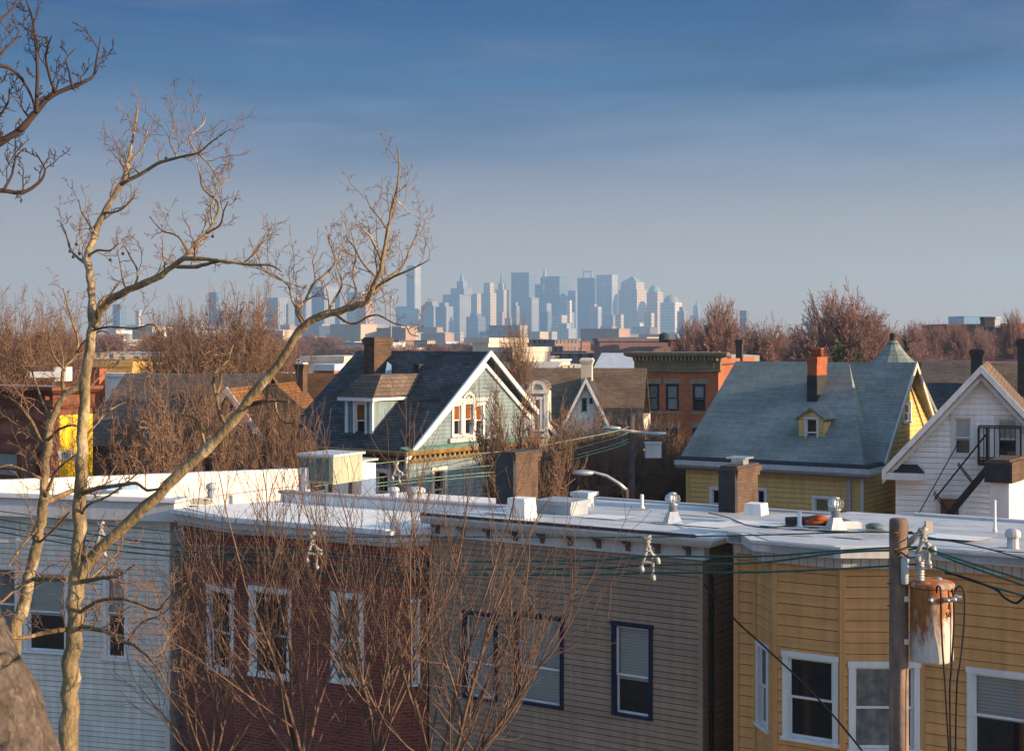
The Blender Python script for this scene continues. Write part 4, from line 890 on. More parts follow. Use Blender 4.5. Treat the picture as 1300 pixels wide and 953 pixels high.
tR, fR = gable_house('rust_house', 'rust-brown roofed house glowing orange left of the teal house roof', 280, 432, 562, 474, 62, -22, 'shingle_rust', 'brick_brown', 9)
fq = Fr(375, 62, -20); chimney('chimney', 'slim dark brown chimney on the rust-brown roof', fq, 0, .36, 0, .4, 6.5, fq.z(462), 'brick_brown', cap='white')
gable_house('metal_roof_house', 'house with a big pale sunlit metal roof left of the brick cornice', 738, 812, 500, 448, 112, -24, 'white', 'stucco', 10)
gable_house('stucco_block', 'pale ridge-roofed house just right of the teal gable peak', 618, 694, 488, 459, 92, -14, 'stucco', 'stucco', 7)
gable_house('dark_ridge_house', 'brown ridged house behind the conical turret', 1168, 1236, 500, 457, 70, -20, 'shingle_taupe', 'stucco', 8)
gable_house('tan_roof_house', 'broad sunlit tan-brown roof behind the white gable at the right edge', 1232, 1372, 545, 461, 58, -20, 'shingle_brown', 'stucco', 10)
gable_house('navy_roof_house', 'dark navy-roofed house between the yellow gable and the white gable', 1176, 1262, 535, 486, 60, -18, 'shingle_dark', 'navy', 6)
# conical turret
X, Y, Z = W(1134, 461, 68); t = thing('turret', 'conical slate turret roof with a dark finial above the grey roof', 'turret', (X, Y, 0))
r = 30/F*68; h = W(0, 431, 68).z-Z; b = MB(); n = 12
b.lathe([(r*1.06, Z-.1), (r, Z), (r*.66, Z+h*.30), (r*.36, Z+h*.65), (.16, Z+h)], n); b.build('roof', MT['slate'], t)
b = MB(); b.lathe([(.30, Z+h*.82), (.2, Z+h*.9), (.15, Z+h+.18), (.19, Z+h+.2), (.15, Z+h+.3), (0, Z+h+.3)], 12); b.build('finial', MT['tarflash'], t, smooth=True)
b = MB(); b.lathe([(r*.92, 0), (r*.92, Z-.08)], n); b.build('wall', MT['stucco'], t)
for lab, px, py0, py1, d, w, m in (('black square chimney on the brown roof behind the white gable', 1240, 462, 445, 57, .44, 'bitumen'), ('dark chimney clipped by the right edge above the tan roof', 1299, 470, 432, 56, .42, 'bitumen'),
                               ('thin tall dark chimney just right of the brick building cornice', 938, 462, 432, 96, .42, 'tarflash'), ('slim red brick chimney beside the tall pale tree trunk', 121, 495, 468, 62, .4, 'brick_chimney')):
    f = Fr(px, d, -20); chimney('chimney', lab, f, -w/2, w/2, 0, w, f.z(py0)-1, f.z(py1), m, cap='tarflash')

# ---- brownstone at the left with its yellow side wall
fL = Fr(66, 47.0, -30); xw_ = fL.lx(-70); dL = fL.ly(116); zL = fL.z(490)
L_ = fL.thing('brownstone', 'reddish brownstone with a heavy cornice and bright yellow side wall at the far left', 'building')
hs = []
for a, c, v in ((-12, 26, 'blind'), (43, 60, 'curtain')):
    x0, x1 = fL.lx(a), fL.lx(c); hs.append(window(L_, TR(0, 0), x0, x1, fL.z(606, x0), fL.z(568, x0), 'brownstone_dark', 'brownstone_dark', .13, v, .3))
b = MB(); panel(b, xw_, 0, 1, zL-.4, hs); b.build('wall', MT['brownstone'], L_)
core(L_, [(xw_, .13), (-.01, .13), (-.01, dL), (xw_, dL)], 0, zL-.5, MT['brownstone'], 'inner_wall')
TL = TR(.0, 0, RIGHT); zy = fL.z(526, 0, 1)
b = MB(); b.T = TL; b.box(.25, dL, -.06, .2, 1, zy); yw = b.build('yellow_side_wall', MT['yellow_paint'], L_)
b = MB(); b.T = TL; b.box(.25, dL, -.05, .2, zy, zL-.42); b.build('upper_side_wall', MT['brownstone_dark'], L_)
b = MB(); b.T = TL; b.box(-.12, .25, -.08, .2, 1, zL-.45); b.build('corner_pier', MT['brownstone'], L_)
y0, y1 = fL.ly(71), fL.ly(92); ymid = (y0+y1)/2; q0, q1 = fL.z(584, 0, ymid), fL.z(571, 0, ymid)
b = MB(); b.T = TL; b.box(y0, y1, -.10, -.062, q0, q1); sg = b.build('sign_board', MT['stucco'], yw)
text_mesh('mili', .42, MT['tarflash'], sg, (.104, ymid, q0+.06), (R(90), 0, R(90))).scale = ((y1-y0)/1.1, 1, 1)
b = MB(); b.sweep([(xw_, 0), (.05, 0), (.05, dL)], [(-.05, zL), (.50, zL-.02), (.5, zL-.12), (.34, zL-.22), (.12, zL-.30), (.10, zL-.62), (.16, zL-.66), (.1, zL-.74), (-.05, zL-.74)])
for i in range(34): x = xw_+.1-xw_*i/34; b.box(x, x+.08, -.30, -.09, zL-.44, zL-.24)
b.build('cornice', MT['brownstone_dark'], L_)
b = MB(); xc = fL.lx(22); z = fL.z(551, xc); rr = 1.5
for i in range(10):
    a0, a1 = math.pi*i/10, math.pi*(i+1)/10; P = lambda r, a, y: (xc+r*math.cos(a), y, z+r*.42*math.sin(a))
    b.quad(P(rr, a0, -.10), P(rr, a1, -.10), P(rr-.22, a1, -.10), P(rr-.22, a0, -.10)); b.quad(P(rr, a0, -.10), P(rr, a1, -.10), P(rr, a1, .02), P(rr, a0, .02))
b.box(fL.lx(-30), fL.lx(60), -.09, .05, z-.18, z-.02); b.build('arched_pediment', MT['brownstone_dark'], L_)
b = MB(); b.box(xw_, 0, .1, dL, zL-.2, zL-.06); b.build('roof', MT['membrane'], L_)
f = Fr(38, 61, 0); MB_ = MB(); MB_.box(0, 1.3, 0, 1, zL-.1, f.z(472)); MB_.box(1.0, 1.5, .1, .9, f.z(484), f.z(466)); o = MB_.build('roof_bulkhead', MT['white']); o.location = (f.ox, f.oy, 0); tag(o, 'small white rooftop box on the brownstone behind the forked trunk', 'bulkhead')

# ---- two poles and street lamps in the gap
def bg_pole():
    X, Y, _ = W(801, 600, 52); t = thing('utility_pole', 'dark distant utility pole with street lamp arms in front of the brick building', 'utility pole', (X, Y, 0))
    zt = W(0, 527, 52).z; b = MB(); b.tube([(0, 0, 0), (0, 0, zt*.5), (0, 0, zt)], [.17, .15, .13], 10); b.build('pole', MT['tarflash'], t, smooth=True)
    s = 52/F; za = CH-(545-HZ)*s
    b = MB(); b.tube([(-22*s, 0, za), (0, -.12, za-.06), (35*s, .1, za-.2)], .06, 6); b.build('crossarm', MT['mauve'], t)
    for px, nm in ((-24, -1), (34, 1)):
        b = MB(); x = px*s; zz_ = za-.02 if nm < 0 else za-.22; b.lathe([(0, 0), (.10, .01), (.16, .06), (.13, .12), (0, .15)], 12); o = b.build('lamp_head', MT['galv'], t, smooth=True); o.scale = (2.2, 1, 1); o.location = (x, 0, zz_)
    b = MB(); b.box(-.28, .28, -.2, .2, 0, .5); b.box(-.3, .3, -.22, .22, .5, .55); o = b.build('equipment_box', MT['lightgrey'], t); o.location = (28*s, 0, za-1.0)
bg_pole()
X, Y, _ = W(795, 640, 45); s = 45/F
t = thing('street_lamp', 'curved grey street lamp arm with a cobra head right of the broad brown chimney', 'street lamp', (X, Y, 0))
P = [(795-795, 622), (786-795, 614), (770-795, 604), (752-795, 599), (744-795, 599)]
b = MB(); b.tube([(p*s, 0, CH-(q-HZ)*s) for p, q in P], [.075, .065, .055, .05, .05], 10); b.build('arm', MT['galv'], t, smooth=True)
b = MB(); b.tube([(0, 0, 0), (0, 0, CH-(621-HZ)*s)], [.1, .08], 10); b.build('pole', MT['tarflash'], t, smooth=True)
b = MB(); b.lathe([(0, 0), (.12, .02), (.17, .08), (.13, .17), (0, .2)], 14); o = b.build('lamp_head', MT['galv'], t, smooth=True); o.scale = (2.1, 1, 1); o.location = ((740-795)*s, 0, CH-(604-HZ)*s)
# ================================================================== TREES (all leafless)
def twig(mb, pts, rad, n=3):
    """fast thin tube: one fixed frame for the whole polyline"""
    a, z = pts[0], pts[-1]; dx, dy, dz = z[0]-a[0], z[1]-a[1], z[2]-a[2]
    l = math.sqrt(dx*dx+dy*dy+dz*dz) or 1; dx /= l; dy /= l; dz /= l
    if abs(dz) < .9: ux, uy, uz = dy, -dx, 0
    else: ux, uy, uz = 0, dz, -dy
    q = math.sqrt(ux*ux+uy*uy+uz*uz); ux /= q; uy /= q; uz /= q
    wx, wy, wz = dy*uz-dz*uy, dz*ux-dx*uz, dx*uy-dy*ux
    cs = [(math.cos(2*math.pi*j/n), math.sin(2*math.pi*j/n)) for j in range(n)]
    o = len(mb.v); V = mb.v; k = len(pts)
    for (x, y, zz), r in zip(pts, rad):
        for c, s in cs: V.append((x+(ux*c+wx*s)*r, y+(uy*c+wy*s)*r, zz+(uz*c+wz*s)*r))
    for i in range(k-1):
        for j in range(n):
            j2 = (j+1) % n; mb.f.append((o+i*n+j, o+i*n+j2, o+(i+1)*n+j2, o+(i+1)*n+j)); mb.m.append(0)
def norm(v):
    l = math.sqrt(v[0]**2+v[1]**2+v[2]**2) or 1; return (v[0]/l, v[1]/l, v[2]/l)
def tilt(d, ang, rng):                  # a direction at about ang from d, random azimuth
    while True:
        q = (rng.gauss(0, 1), rng.gauss(0, 1), rng.gauss(0, 1)); t = q[0]*d[0]+q[1]*d[1]+q[2]*d[2]
        p = (q[0]-t*d[0], q[1]-t*d[1], q[2]-t*d[2]); l = math.sqrt(sum(c*c for c in p))
        if l > .2: break
    c, s = math.cos(ang), math.sin(ang)/l
    return (d[0]*c+p[0]*s, d[1]*c+p[1]*s, d[2]*c+p[2]*s)
def grow(mbs, p, d, L, r, lvl, P, rng):
    """zigzag branch with side shoots; mbs[0] takes the thick wood, mbs[1] the crown"""
    n = P['seg'][min(lvl, len(P['seg'])-1)]; wob = P['wob']; up = P['up'][min(lvl, len(P['up'])-1)]
    pts = [p]; rad = [r]; dirs = [d]; sl = L/n; r1 = max(P['rmin'], r*P['taper'])
    for i in range(n):
        d = norm((d[0]+rng.gauss(0, wob), d[1]+rng.gauss(0, wob), d[2]+rng.gauss(0, wob)+up))
        p = (p[0]+d[0]*sl, p[1]+d[1]*sl, p[2]+d[2]*sl); pts.append(p); dirs.append(d); rad.append(r+(r1-r)*(i+1)/n)
    twig(mbs[0] if lvl < P['wood'] else mbs[1], pts, rad, P['sides'][min(lvl, len(P['sides'])-1)])
    if lvl >= P['max']: return
    k = P['kids'][min(lvl, len(P['kids'])-1)]
    for i in range(k):
        f = P['from'] + (1-P['from'])*(i+rng.random()*.8)/k; j = min(n-1, int(f*n)); g = f*n-j
        a, b = pts[j], pts[j+1]; q = (a[0]+(b[0]-a[0])*g, a[1]+(b[1]-a[1])*g, a[2]+(b[2]-a[2])*g)
        ang = R(rng.uniform(*P['ang'])); ln = L*P['len']*rng.uniform(.65, 1.2)*(1.15-.45*f)
        grow(mbs, q, tilt(dirs[j+1], ang, rng), ln, max(P['rmin'], rad[j]*P['rk']), lvl+1, P, rng)
    if lvl < P['max']-1: grow(mbs, pts[-1], tilt(dirs[-1], R(12), rng), L*P['len'], rad[-1], lvl+1, P, rng)
ROUND = dict(seg=[4, 4, 3, 3, 2], wob=.13, up=[.05, .10, .08, .05, .03], taper=.45, kids=[6, 6, 5, 5, 4], ang=(28, 58), len=.56, rk=.62, rmin=.007, max=4, wood=2, sides=[8, 5, 4, 3], **{'from': .25})
UPRIGHT = dict(ROUND, up=[.16, .22, .2, .15, .1], ang=(22, 42), wob=.09, len=.60)
def tree_mesh(h, P, seed, trunk=.3, r=None, lean=(0, 0)):
    """unit-less tree rooted at the origin; returns the wood and crown builders"""
    rng = random.Random(seed); w, c = MB(), MB(); th = h*trunk; r = r or h*.022
    pts = [(0, 0, 0), (lean[0]*.3, lean[1]*.3, th*.5), (lean[0], lean[1], th)]; w.tube(pts, [r*1.35, r*1.05, r], 9)
    n = P.get('scaff', 5)
    for i in range(n):
        a = 2*math.pi*(i+rng.random()*.6)/n; t = R(rng.uniform(*P.get('open', (15, 50)))); d = (math.sin(t)*math.cos(a), math.sin(t)*math.sin(a), math.cos(t))
        grow((w, c), (lean[0], lean[1], th*rng.uniform(.85, 1)), d, h*P.get('L0', .40), r*.6, 0, P, rng)
    grow((w, c), (lean[0], lean[1], th), (0, 0, 1), h*P.get('L0', .40), r*.7, 0, P, rng)
    return w, c
def put_tree(name, label, w, c, loc, wm, cm, rot=0, s=(1, 1, 1), cat='tree', group=None):
    t = thing(name, label, cat, loc, rot, group); t.scale = s
    a = w.build('trunk', MT[wm], t, smooth=True, uv=False) if isinstance(w, MB) else w.copy()
    b = c.build('crown', MT[cm], t, smooth=True, uv=False) if isinstance(c, MB) else c.copy()
    for o in (a, b):
        if o.name not in COL.objects: COL.objects.link(o); o.parent = t
    return a, b

def dome_tree(h, wd, seed, n=170, rt=.02, base=.26):
    """rounded bare crown: limbs curve from the trunk to a dome, fine twigs at their ends"""
    rng = random.Random(seed); w, c = MB(), MB(); z0 = h*base; w.tube([(0, 0, 0), (0, 0, z0*.6), (0, 0, z0*1.2)], [h*.026, h*.02, h*.016], 8)
    TW_ = dict(seg=[4, 3, 2], wob=.12, up=[.02, .02, .02], taper=.5, kids=[5, 4], ang=(20, 50), len=.5, rk=.75, rmin=rt, max=2, wood=0, sides=[3, 3, 3], **{'from': .15})
    for i in range(n):
        f = (i+.5)/n; el = math.asin(min(1, f*1.12-.12)) if f > .11 else -.15; az = i*2.39996+rng.uniform(-.2, .2); q = rng.uniform(.62, .86)*(1-.12*rng.random())
        tx, ty, tz = wd/2*q*math.cos(el)*math.cos(az), wd/2*q*math.cos(el)*math.sin(az), z0+(h-z0)*q*math.sin(el)+h*.02
        s = rng.uniform(.75, 1.15)*z0; P = []
        for k in range(6): t = k/5; P.append((tx*t**1.35+rng.gauss(0, .012)*h*t, ty*t**1.35+rng.gauss(0, .012)*h*t, s+(tz-s)*t**.82))
        r0 = h*.0085; twig(w, P, [r0*(1-.72*k/5)+rt*.3 for k in range(6)], 4)
        for k in (2, 3, 4, 5):
            a, b = P[k-1], P[k]; d = norm((b[0]-a[0], b[1]-a[1], b[2]-a[2]))
            for _ in range(2 if k < 5 else 3): grow((c, c), b, tilt(d, R(rng.uniform(12, 48)), rng), h*rng.uniform(.12, .21), rt*1.6, 0, TW_, rng)
    return w, c
# ---- the pale plane tree in the foreground, its limbs traced as they stand
def chain(mb, line, d, rng, dd=0.0, n=10, smooth_k=3):
    """px polyline (x, y, radius px[, depth offset]) -> smooth tube at depth d; returns 3-D points"""
    P = []; k = len(line)
    for i in range(k-1):                # Catmull-Rom through the joints
        p0, p1, p2, p3 = line[max(i-1, 0)], line[i], line[i+1], line[min(i+2, k-1)]
        for s in range(smooth_k):
            t = s/smooth_k; q = []
            for c in range(3): q.append(.5*(2*p1[c]+(p2[c]-p0[c])*t+(2*p0[c]-5*p1[c]+4*p2[c]-p3[c])*t*t+(3*p1[c]-p0[c]-3*p2[c]+p3[c])*t**3))
            P.append((q[0], q[1], max(.4, q[2]), i+t))
    P.append((*line[-1][:3], k-1))
    pts, rad = [], []; ph = rng.uniform(0, 6)
    for x, y, r, t in P:
        dep = d + dd*t/(k-1); rr = r/F*dep*(.92 if d > 12 else 1); w = rr*(.25 if rr < .1 else .02)
        p = W(x, y, dep); pts.append(p+Vector((rng.uniform(-w, w), rng.uniform(-w, w), rng.uniform(-w, w)))); rad.append(max(.0028, rr*(rng.uniform(.92, 1.1) if rr < .1 else 1)))
    mb.tube(pts, rad, n if rad[0] > .02 else 5); return pts, rad
KNOB = dict(seg=[5, 4, 3], wob=.26, up=[.12, .12, .10], taper=.45, kids=[4, 3], ang=(35, 70), len=.48, rk=.7, rmin=.0024, max=2, wood=0, sides=[4, 3, 3], **{'from': .2})
def sprouts(mb, pts, rad, rng, step, L, P=KNOB, up=.55, start=.0, rfac=.42, rmax=.009):
    acc = rng.random()*step; tot = sum((b-a).length for a, b in zip(pts, pts[1:])); run = 0
    for i in range(len(pts)-1):
        a, b = pts[i], pts[i+1]; l = (b-a).length; dv = (b-a)/max(l, 1e-6)
        while acc < l:
            q = a+dv*acc; acc += step*rng.uniform(.5, 1.5)
            if (run+acc)/tot < start: continue
            d = tilt(tuple(dv), R(rng.uniform(35, 80)), rng); d = norm((d[0], d[1]*.8, d[2]+up))
            grow((mb, mb), tuple(q), d, L*rng.uniform(.4, 1.25)*(1.15-.5*run/tot), min(rmax, max(.0035, rad[i]*rfac)), 0, P, rng)
        acc -= l; run += l
rng = random.Random(11)
dP = 14.0
PT = thing('plane_tree', 'tall pale barked leafless plane tree with a long limb slanting right', 'tree', (W(88, 0, dP).x, dP, 0))
def sub(o): o.location = -Vector(PT.location); return o
tr = MB(); cr = MB()
p0, r0 = chain(tr, [(82, 1700, 15), (85, 1200, 13.6), (87, 953, 12.4), (90, 863, 11.5), (94, 780, 10.8), (99, 735, 10.8), (100, 700, 9), (102, 640, 8.4), (104, 600, 8), (106, 540, 7.6), (109, 480, 7), (113, 440, 6.4), (117, 405, 6), (116, 370, 5.2), (112, 337, 5.2)], dP, rng, 0, 14, 4)
sub(tr.build('trunk', MT['bark_plane'], PT, smooth=True, uv=False))
def limb(lines, step=.16, L=.42, **kw):
    m = MB(); first = True
    for ln, dd in lines:
        pts, rad = chain(m, ln, kw.get('d', dP), rng, dd, 10 if ln[0][2] > 3 else 6)
        if step: sprouts(cr, pts, rad, rng, step*1.3, L*.92, start=kw.get('start', .0) if first else 0, up=kw.get('up', .55))
        first = False
    return sub(m.build('limb', MT['bark_limb'] if lines[0][0][0][2] < 5 else MT['bark_plane'], kw.get('par', PT), smooth=True, uv=False))
limb([([(97, 738, 10), (112, 712, 8.4), (150, 675, 7.8), (200, 628, 7.5), (240, 590, 7.2), (290, 540, 6.8), (330, 490, 6.3), (362, 450, 5.8), (380, 421, 5.5), (400, 404, 5.2), (425, 396, 4.8), (446, 390, 4.7), (463, 384, 4.2), (470, 374, 3.8), (475, 360, 3.5), (482, 346, 3.2), (488, 320, 2.7), (493, 290, 2.3), (499, 260, 1.9), (505, 232, 1.4), (507, 208, 1.0), (504, 184, .6)], -.9),
      ([(474, 372, 3), (490, 355, 2.4), (510, 340, 1.9), (520, 318, 1.4), (528, 300, 1), (533, 284, .6)], .5), ([(478, 364, 2), (500, 351, 1.6), (528, 339, 1.1), (546, 329, .6)], -.4),
      ([(425, 397, 2), (437, 407, 1.9), (452, 411, 1.7), (465, 403, 1.5), (480, 400, 1.4), (500, 410, 1.2), (515, 414, 1), (521, 424, .8), (532, 427, .6)], -.5),
      ([(384, 412, 2.7), (376, 393, 2.4), (388, 382, 2.2), (396, 363, 2), (415, 346, 1.7), (428, 331, 1.3), (437, 311, .7)], .6), ([(390, 412, 2), (372, 384, 1.8), (366, 362, 1.4), (345, 348, 1.1), (330, 338, .7)], .5),
      ([(440, 391, 2), (452, 372, 1.7), (448, 350, 1.4), (452, 322, 1.1), (446, 296, .7)], .5), ([(414, 399, 2.2), (425, 380, 1.8), (434, 362, 1.4), (430, 345, 1), (416, 300, .6)], .7), ([(492, 292, 1.5), (480, 275, 1.2), (470, 262, .9), (464, 248, .6)], .3), ([(478, 352, 1.8), (462, 336, 1.5), (452, 318, 1.2), (440, 302, .8)], .4),
      ([(503, 255, 1.2), (512, 262, 1.0), (520, 272, .8)], .3), ([(484, 330, 2), (470, 300, 1.5), (461, 292, 1.1)], -.4)], .15, .40, start=.72)
limb([([(312, 517, 3.6), (328, 510, 3), (351, 508, 2.4), (366, 510, 1.6)], -.5), ([(350, 509, 2), (351, 523, 1.7), (360, 535, 1.3), (376, 537, .8)], -.3)], .3, .2, up=.1)
limb([([(288, 541, 3), (279, 525, 2.6), (275, 502, 2.4), (270, 486, 2.2), (275, 471, 2), (286, 461, 1.7), (291, 451, 1.4), (296, 438, .9)], .5), ([(276, 500, 2), (281, 480, 1.6), (278, 470, 1.2)], .4)], .22, .25)
limb([([(262, 570, 2.4), (253, 539, 2), (247, 530, 1.6), (230, 526, 1)], .4)], .2, .25)
limb([([(119, 414, 6), (128, 393, 5.6), (145, 379, 5.2), (163, 368, 4.9), (194, 355, 4.5), (220, 338, 4), (234, 328, 3.6), (262, 329, 2.7), (295, 333, 2.2), (325, 336, 1.9), (345, 337, 1.5), (358, 345, 1)], -1.0), ([(234, 328, 3), (247, 312, 2.7), (260, 298, 2.5), (271, 283, 2.2), (278, 263, 1.9), (270, 250, 1.6), (258, 240, 1.4), (254, 222, 1.1), (249, 200, .7)], .8),
      ([(262, 296, 1.8), (280, 285, 1.5), (284, 268, 1.1), (290, 255, .7)], -.4), ([(225, 338, 3), (250, 338, 2.7), (268, 334, 2.3), (282, 331, 1.6)], -.6), ([(330, 336, 1.4), (345, 350, 1.3), (368, 360, 1.1), (388, 366, .7)], .5), ([(310, 334, 1.5), (322, 322, 1.2), (338, 300, .9), (345, 290, .6)], .4),
      ([(270, 283, 1.5), (268, 262, 1.3), (283, 232, 1), (295, 228, .6)], .4), ([(240, 322, 1.8), (226, 300, 1.4), (205, 292, 1.1), (190, 275, .7)], .5), ([(170, 366, 1.8), (175, 345, 1.5), (165, 325, 1.2), (158, 312, .7)], .4), ([(122, 404, 3.4), (126, 386, 3.2), (140, 376, 3), (156, 373, 2.6)], .5)], .15, .42, start=.25)
limb([([(113, 340, 5), (111, 325, 4.8), (120, 300, 4.5), (127, 280, 4.2), (141, 255, 3.8), (155, 232, 3.5), (163, 206, 2.9), (169, 176, 2), (173, 150, 1.2), (175, 132, .7)], .7), ([(154, 234, 3), (175, 223, 2.7), (200, 208, 2.3), (215, 203, 2.1), (235, 198, 1.8), (252, 194, 1.6), (264, 184, 1.3), (276, 175, 1), (289, 166, .6)], -.7),
      ([(250, 195, 1.4), (240, 175, 1.2), (258, 158, .9), (261, 142, .6)], .3), ([(252, 195, 1.4), (268, 212, 1.3), (278, 230, 1), (284, 226, .6)], .3), ([(225, 200, 1.3), (215, 175, 1.1), (228, 158, .6)], .4), ([(112, 337, 2.4), (100, 328, 2), (90, 318, 1.6), (85, 300, 1.2), (78, 284, .7)], .5), ([(112, 325, 2.1), (123, 318, 1.8), (140, 318, 1.3), (150, 308, .8)], -.4), ([(133, 270, 1.8), (150, 268, 1.5), (166, 255, 1.1), (172, 242, .6)], -.3), ([(122, 298, 1.7), (112, 283, 1.4), (104, 270, 1.1), (100, 254, .6)], .4), ([(163, 206, 1.8), (180, 190, 1.4), (186, 172, 1), (188, 158, .6)], .4), ([(160, 218, 1.5), (152, 205, 1.2), (146, 198, .7)], .3)], .15, .40, start=.2)
limb([([(100, 778, 2.8), (117, 766, 2.5), (140, 760, 2.2), (165, 762, 2), (199, 774, 1.7), (212, 760, 1.3), (235, 740, .9)], -1.2), ([(203, 776, 1.4), (215, 800, 1.2), (205, 830, .9), (216, 860, .7)], -.5)], .13, .45, up=.2)
limb([([(103, 795, 3.6), (122, 799, 3.3), (137, 802, 3), (153, 813, 2.7), (172, 820, 2.3), (188, 833, 1.9), (202, 850, 1.4), (216, 880, .9)], -1.6), ([(160, 816, 1.7), (180, 790, 1.4), (205, 780, 1.1), (228, 758, .7)], -.6)], .12, .45, up=.25)
limb([([(88, 798, 3.4), (58, 803, 3.2), (35, 808, 2.9), (14, 808, 2.5), (-12, 800, 2)], -.8)], .15, .4, up=.3)
limb([([(105, 738, 3.4), (120, 735, 3), (131, 733, 2.6), (150, 730, 1.8), (172, 716, 1)], -1), ([(112, 737, 2), (130, 720, 1.6), (150, 700, 1.2), (158, 672, .8)], .5)], .13, .42, up=.3)
limb([([(105, 625, 3.4), (125, 619, 3), (147, 617, 2.7), (173, 613, 2.4), (187, 622, 2), (208, 619, 1.3)], -.9)], .16, .38)
limb([([(104, 655, 2), (112, 640, 1.8), (140, 628, 1.5), (168, 606, 1.1), (190, 590, .7)], -.6), ([(104, 560, 2), (125, 535, 1.6), (140, 520, 1.2), (170, 505, .8)], .6), ([(108, 500, 2), (125, 480, 1.6), (148, 462, 1.2), (160, 440, .7)], .6), ([(115, 420, 2), (140, 415, 1.7), (170, 417, 1.4), (195, 412, 1.1), (205, 428, .8)], -.5)], .15, .36)
sub(cr.build('crown', MT['twig'], PT, smooth=True, uv=False))
b = MB()
for x, y in ((101, 322), (89, 319), (93, 326), (211, 201), (156, 322), (97, 310), (270, 300), (140, 330)):
    p = W(x, y, dP-.1); r = .017; b.tube([p+Vector((0, 0, r)), p+Vector((0, 0, r+.07))], .0022, 3)
    b.lathe([(0, -r), (r*.7, -r*.7), (r, 0), (r*.7, r*.7), (0, r)], 8, tuple(p))
sub(b.build('seed_ball', MT['twig_dark'], PT, uv=False))

# ---- second plane tree, its trunk leaning behind the first
P2 = thing('plane_tree', 'thinner crooked leafless plane tree left of the tall pale trunk', 'tree', (W(20, 0, 16).x, 16, 0)); PT = P2; cr = MB(); m = MB()
pts, rad = chain(m, [(5, 1600, 13), (8, 1100, 11), (11, 900, 10), (19, 805, 9.2), (28, 770, 8.6), (37, 734, 8), (47, 687, 7.4), (53, 658, 7), (56, 620, 6.4), (59, 575, 6), (64, 540, 5.2), (74, 515, 4.6), (86, 499, 3.9), (104, 490, 3)], 16, rng, 0, 12, 4)
sub(m.build('trunk', MT['bark_plane'], P2, smooth=True, uv=False))
limb([([(55, 640, 4.2), (62, 636, 4), (75, 629, 3.6), (92, 623, 3)], .8), ([(56, 636, 2.5), (70, 600, 2), (95, 578, 1.4), (112, 570, .9)], -.6)], .2, .4, d=16, par=P2)
limb([([(82, 502, 3), (79, 483, 2.6), (82, 466, 2.3), (97, 450, 1.9), (99, 432, 1.6), (92, 410, 1.3), (86, 388, 1), (80, 366, .7)], .6), ([(82, 470, 2), (70, 455, 1.6), (62, 432, 1.2), (66, 410, .8)], .5), ([(98, 447, 1.5), (108, 432, 1.3), (128, 420, 1), (140, 425, .7)], -.5)], .14, .5, d=16, par=P2)
limb([([(59, 575, 3), (45, 545, 2.4), (30, 520, 2), (12, 505, 1.5), (-10, 498, 1)], .7), ([(60, 560, 2.4), (75, 545, 2), (92, 540, 1.4), (110, 545, .8)], -.8), ([(42, 735, 3.2), (61, 735, 3), (85, 735, 2.6)], -.6), ([(37, 737, 2.4), (20, 748, 2), (0, 765, 1.5)], -.6), ([(50, 670, 2.2), (30, 690, 1.8), (10, 720, 1.4)], -.5), ([(48, 690, 2), (72, 668, 1.7), (88, 650, 1.2)], -.6), ([(57, 610, 2), (30, 596, 1.6), (8, 590, 1.1), (-10, 600, .8)], -.5), ([(64, 535, 1.8), (50, 500, 1.5), (40, 470, 1.2), (25, 440, .8)], .6)], .14, .48, d=16, par=P2)
sub(cr.build('crown', MT['twig'], P2, smooth=True, uv=False))

# ---- dark near tree at the left edge: lichened trunk below, dark branches at the top
P3 = thing('near_tree', 'dark close tree at the left edge with a thick lichened trunk and dark upper branches', 'tree', (W(60, 0, 8.2).x, 8.2, 0)); PT = P3; cr = MB(); m = MB()
pts, rad = chain(m, [(80, 2900, 92), (55, 1500, 84), (26, 1080, 76), (-8, 930, 68), (-52, 830, 62), (-80, 740, 60), (-105, 600, 48), (-112, 420, 36), (-100, 260, 26), (-88, 120, 18)], 8.2, rng, .3, 44, 14)
for i, v in enumerate(m.v):
    q = Vector(v); j = .016*math.sin(q.z*7+q.x*9)+.006*math.sin(q.z*19+q.y*21); c = pts[min(len(pts)-1, i//44)]; e = q-c
    if e.length > .08: m.v[i] = tuple(q+e.normalized()*j)
sub(m.build('trunk', MT['bark_grey'], P3, smooth=True, uv=False))
def limb3(lines, step, L):
    m = MB()
    for ln, dd in lines: pts, rad = chain(m, ln, 8.6, rng, dd, 8); sprouts(cr, pts, rad, rng, step*1.3, L*.92, start=.1, rmax=.007)
    sub(m.build('limb', MT['twig_dark'], P3, smooth=True, uv=False))
limb3([([(-95, 230, 9), (-50, 205, 6.5), (0, 181, 5), (26, 165, 4.4), (44, 145, 3.9), (66, 121, 3.3), (88, 112, 2.8), (108, 104, 2.3), (119, 96, 1.8), (122, 78, 1.3), (128, 47, .7)], .2), ([(46, 143, 2.8), (48, 97, 2.3), (46, 62, 1.9), (42, 28, 1.5), (34, 2, 1), (30, -20, .7)], .4), ([(70, 118, 2), (62, 95, 1.7), (58, 70, 1.3), (66, 45, .8)], -.3), ([(92, 110, 1.7), (88, 92, 1.4), (84, 75, 1), (96, 62, .6)], .3)], .075, .20)
limb3([([(-90, 255, 6), (-45, 248, 4), (0, 242, 3), (26, 244, 2.6), (47, 234, 2), (57, 216, 1.4), (45, 194, .8)], .2), ([(5, 241, 2), (15, 222, 1.6), (20, 200, 1.2), (32, 188, .7)], .2)], .075, .18)
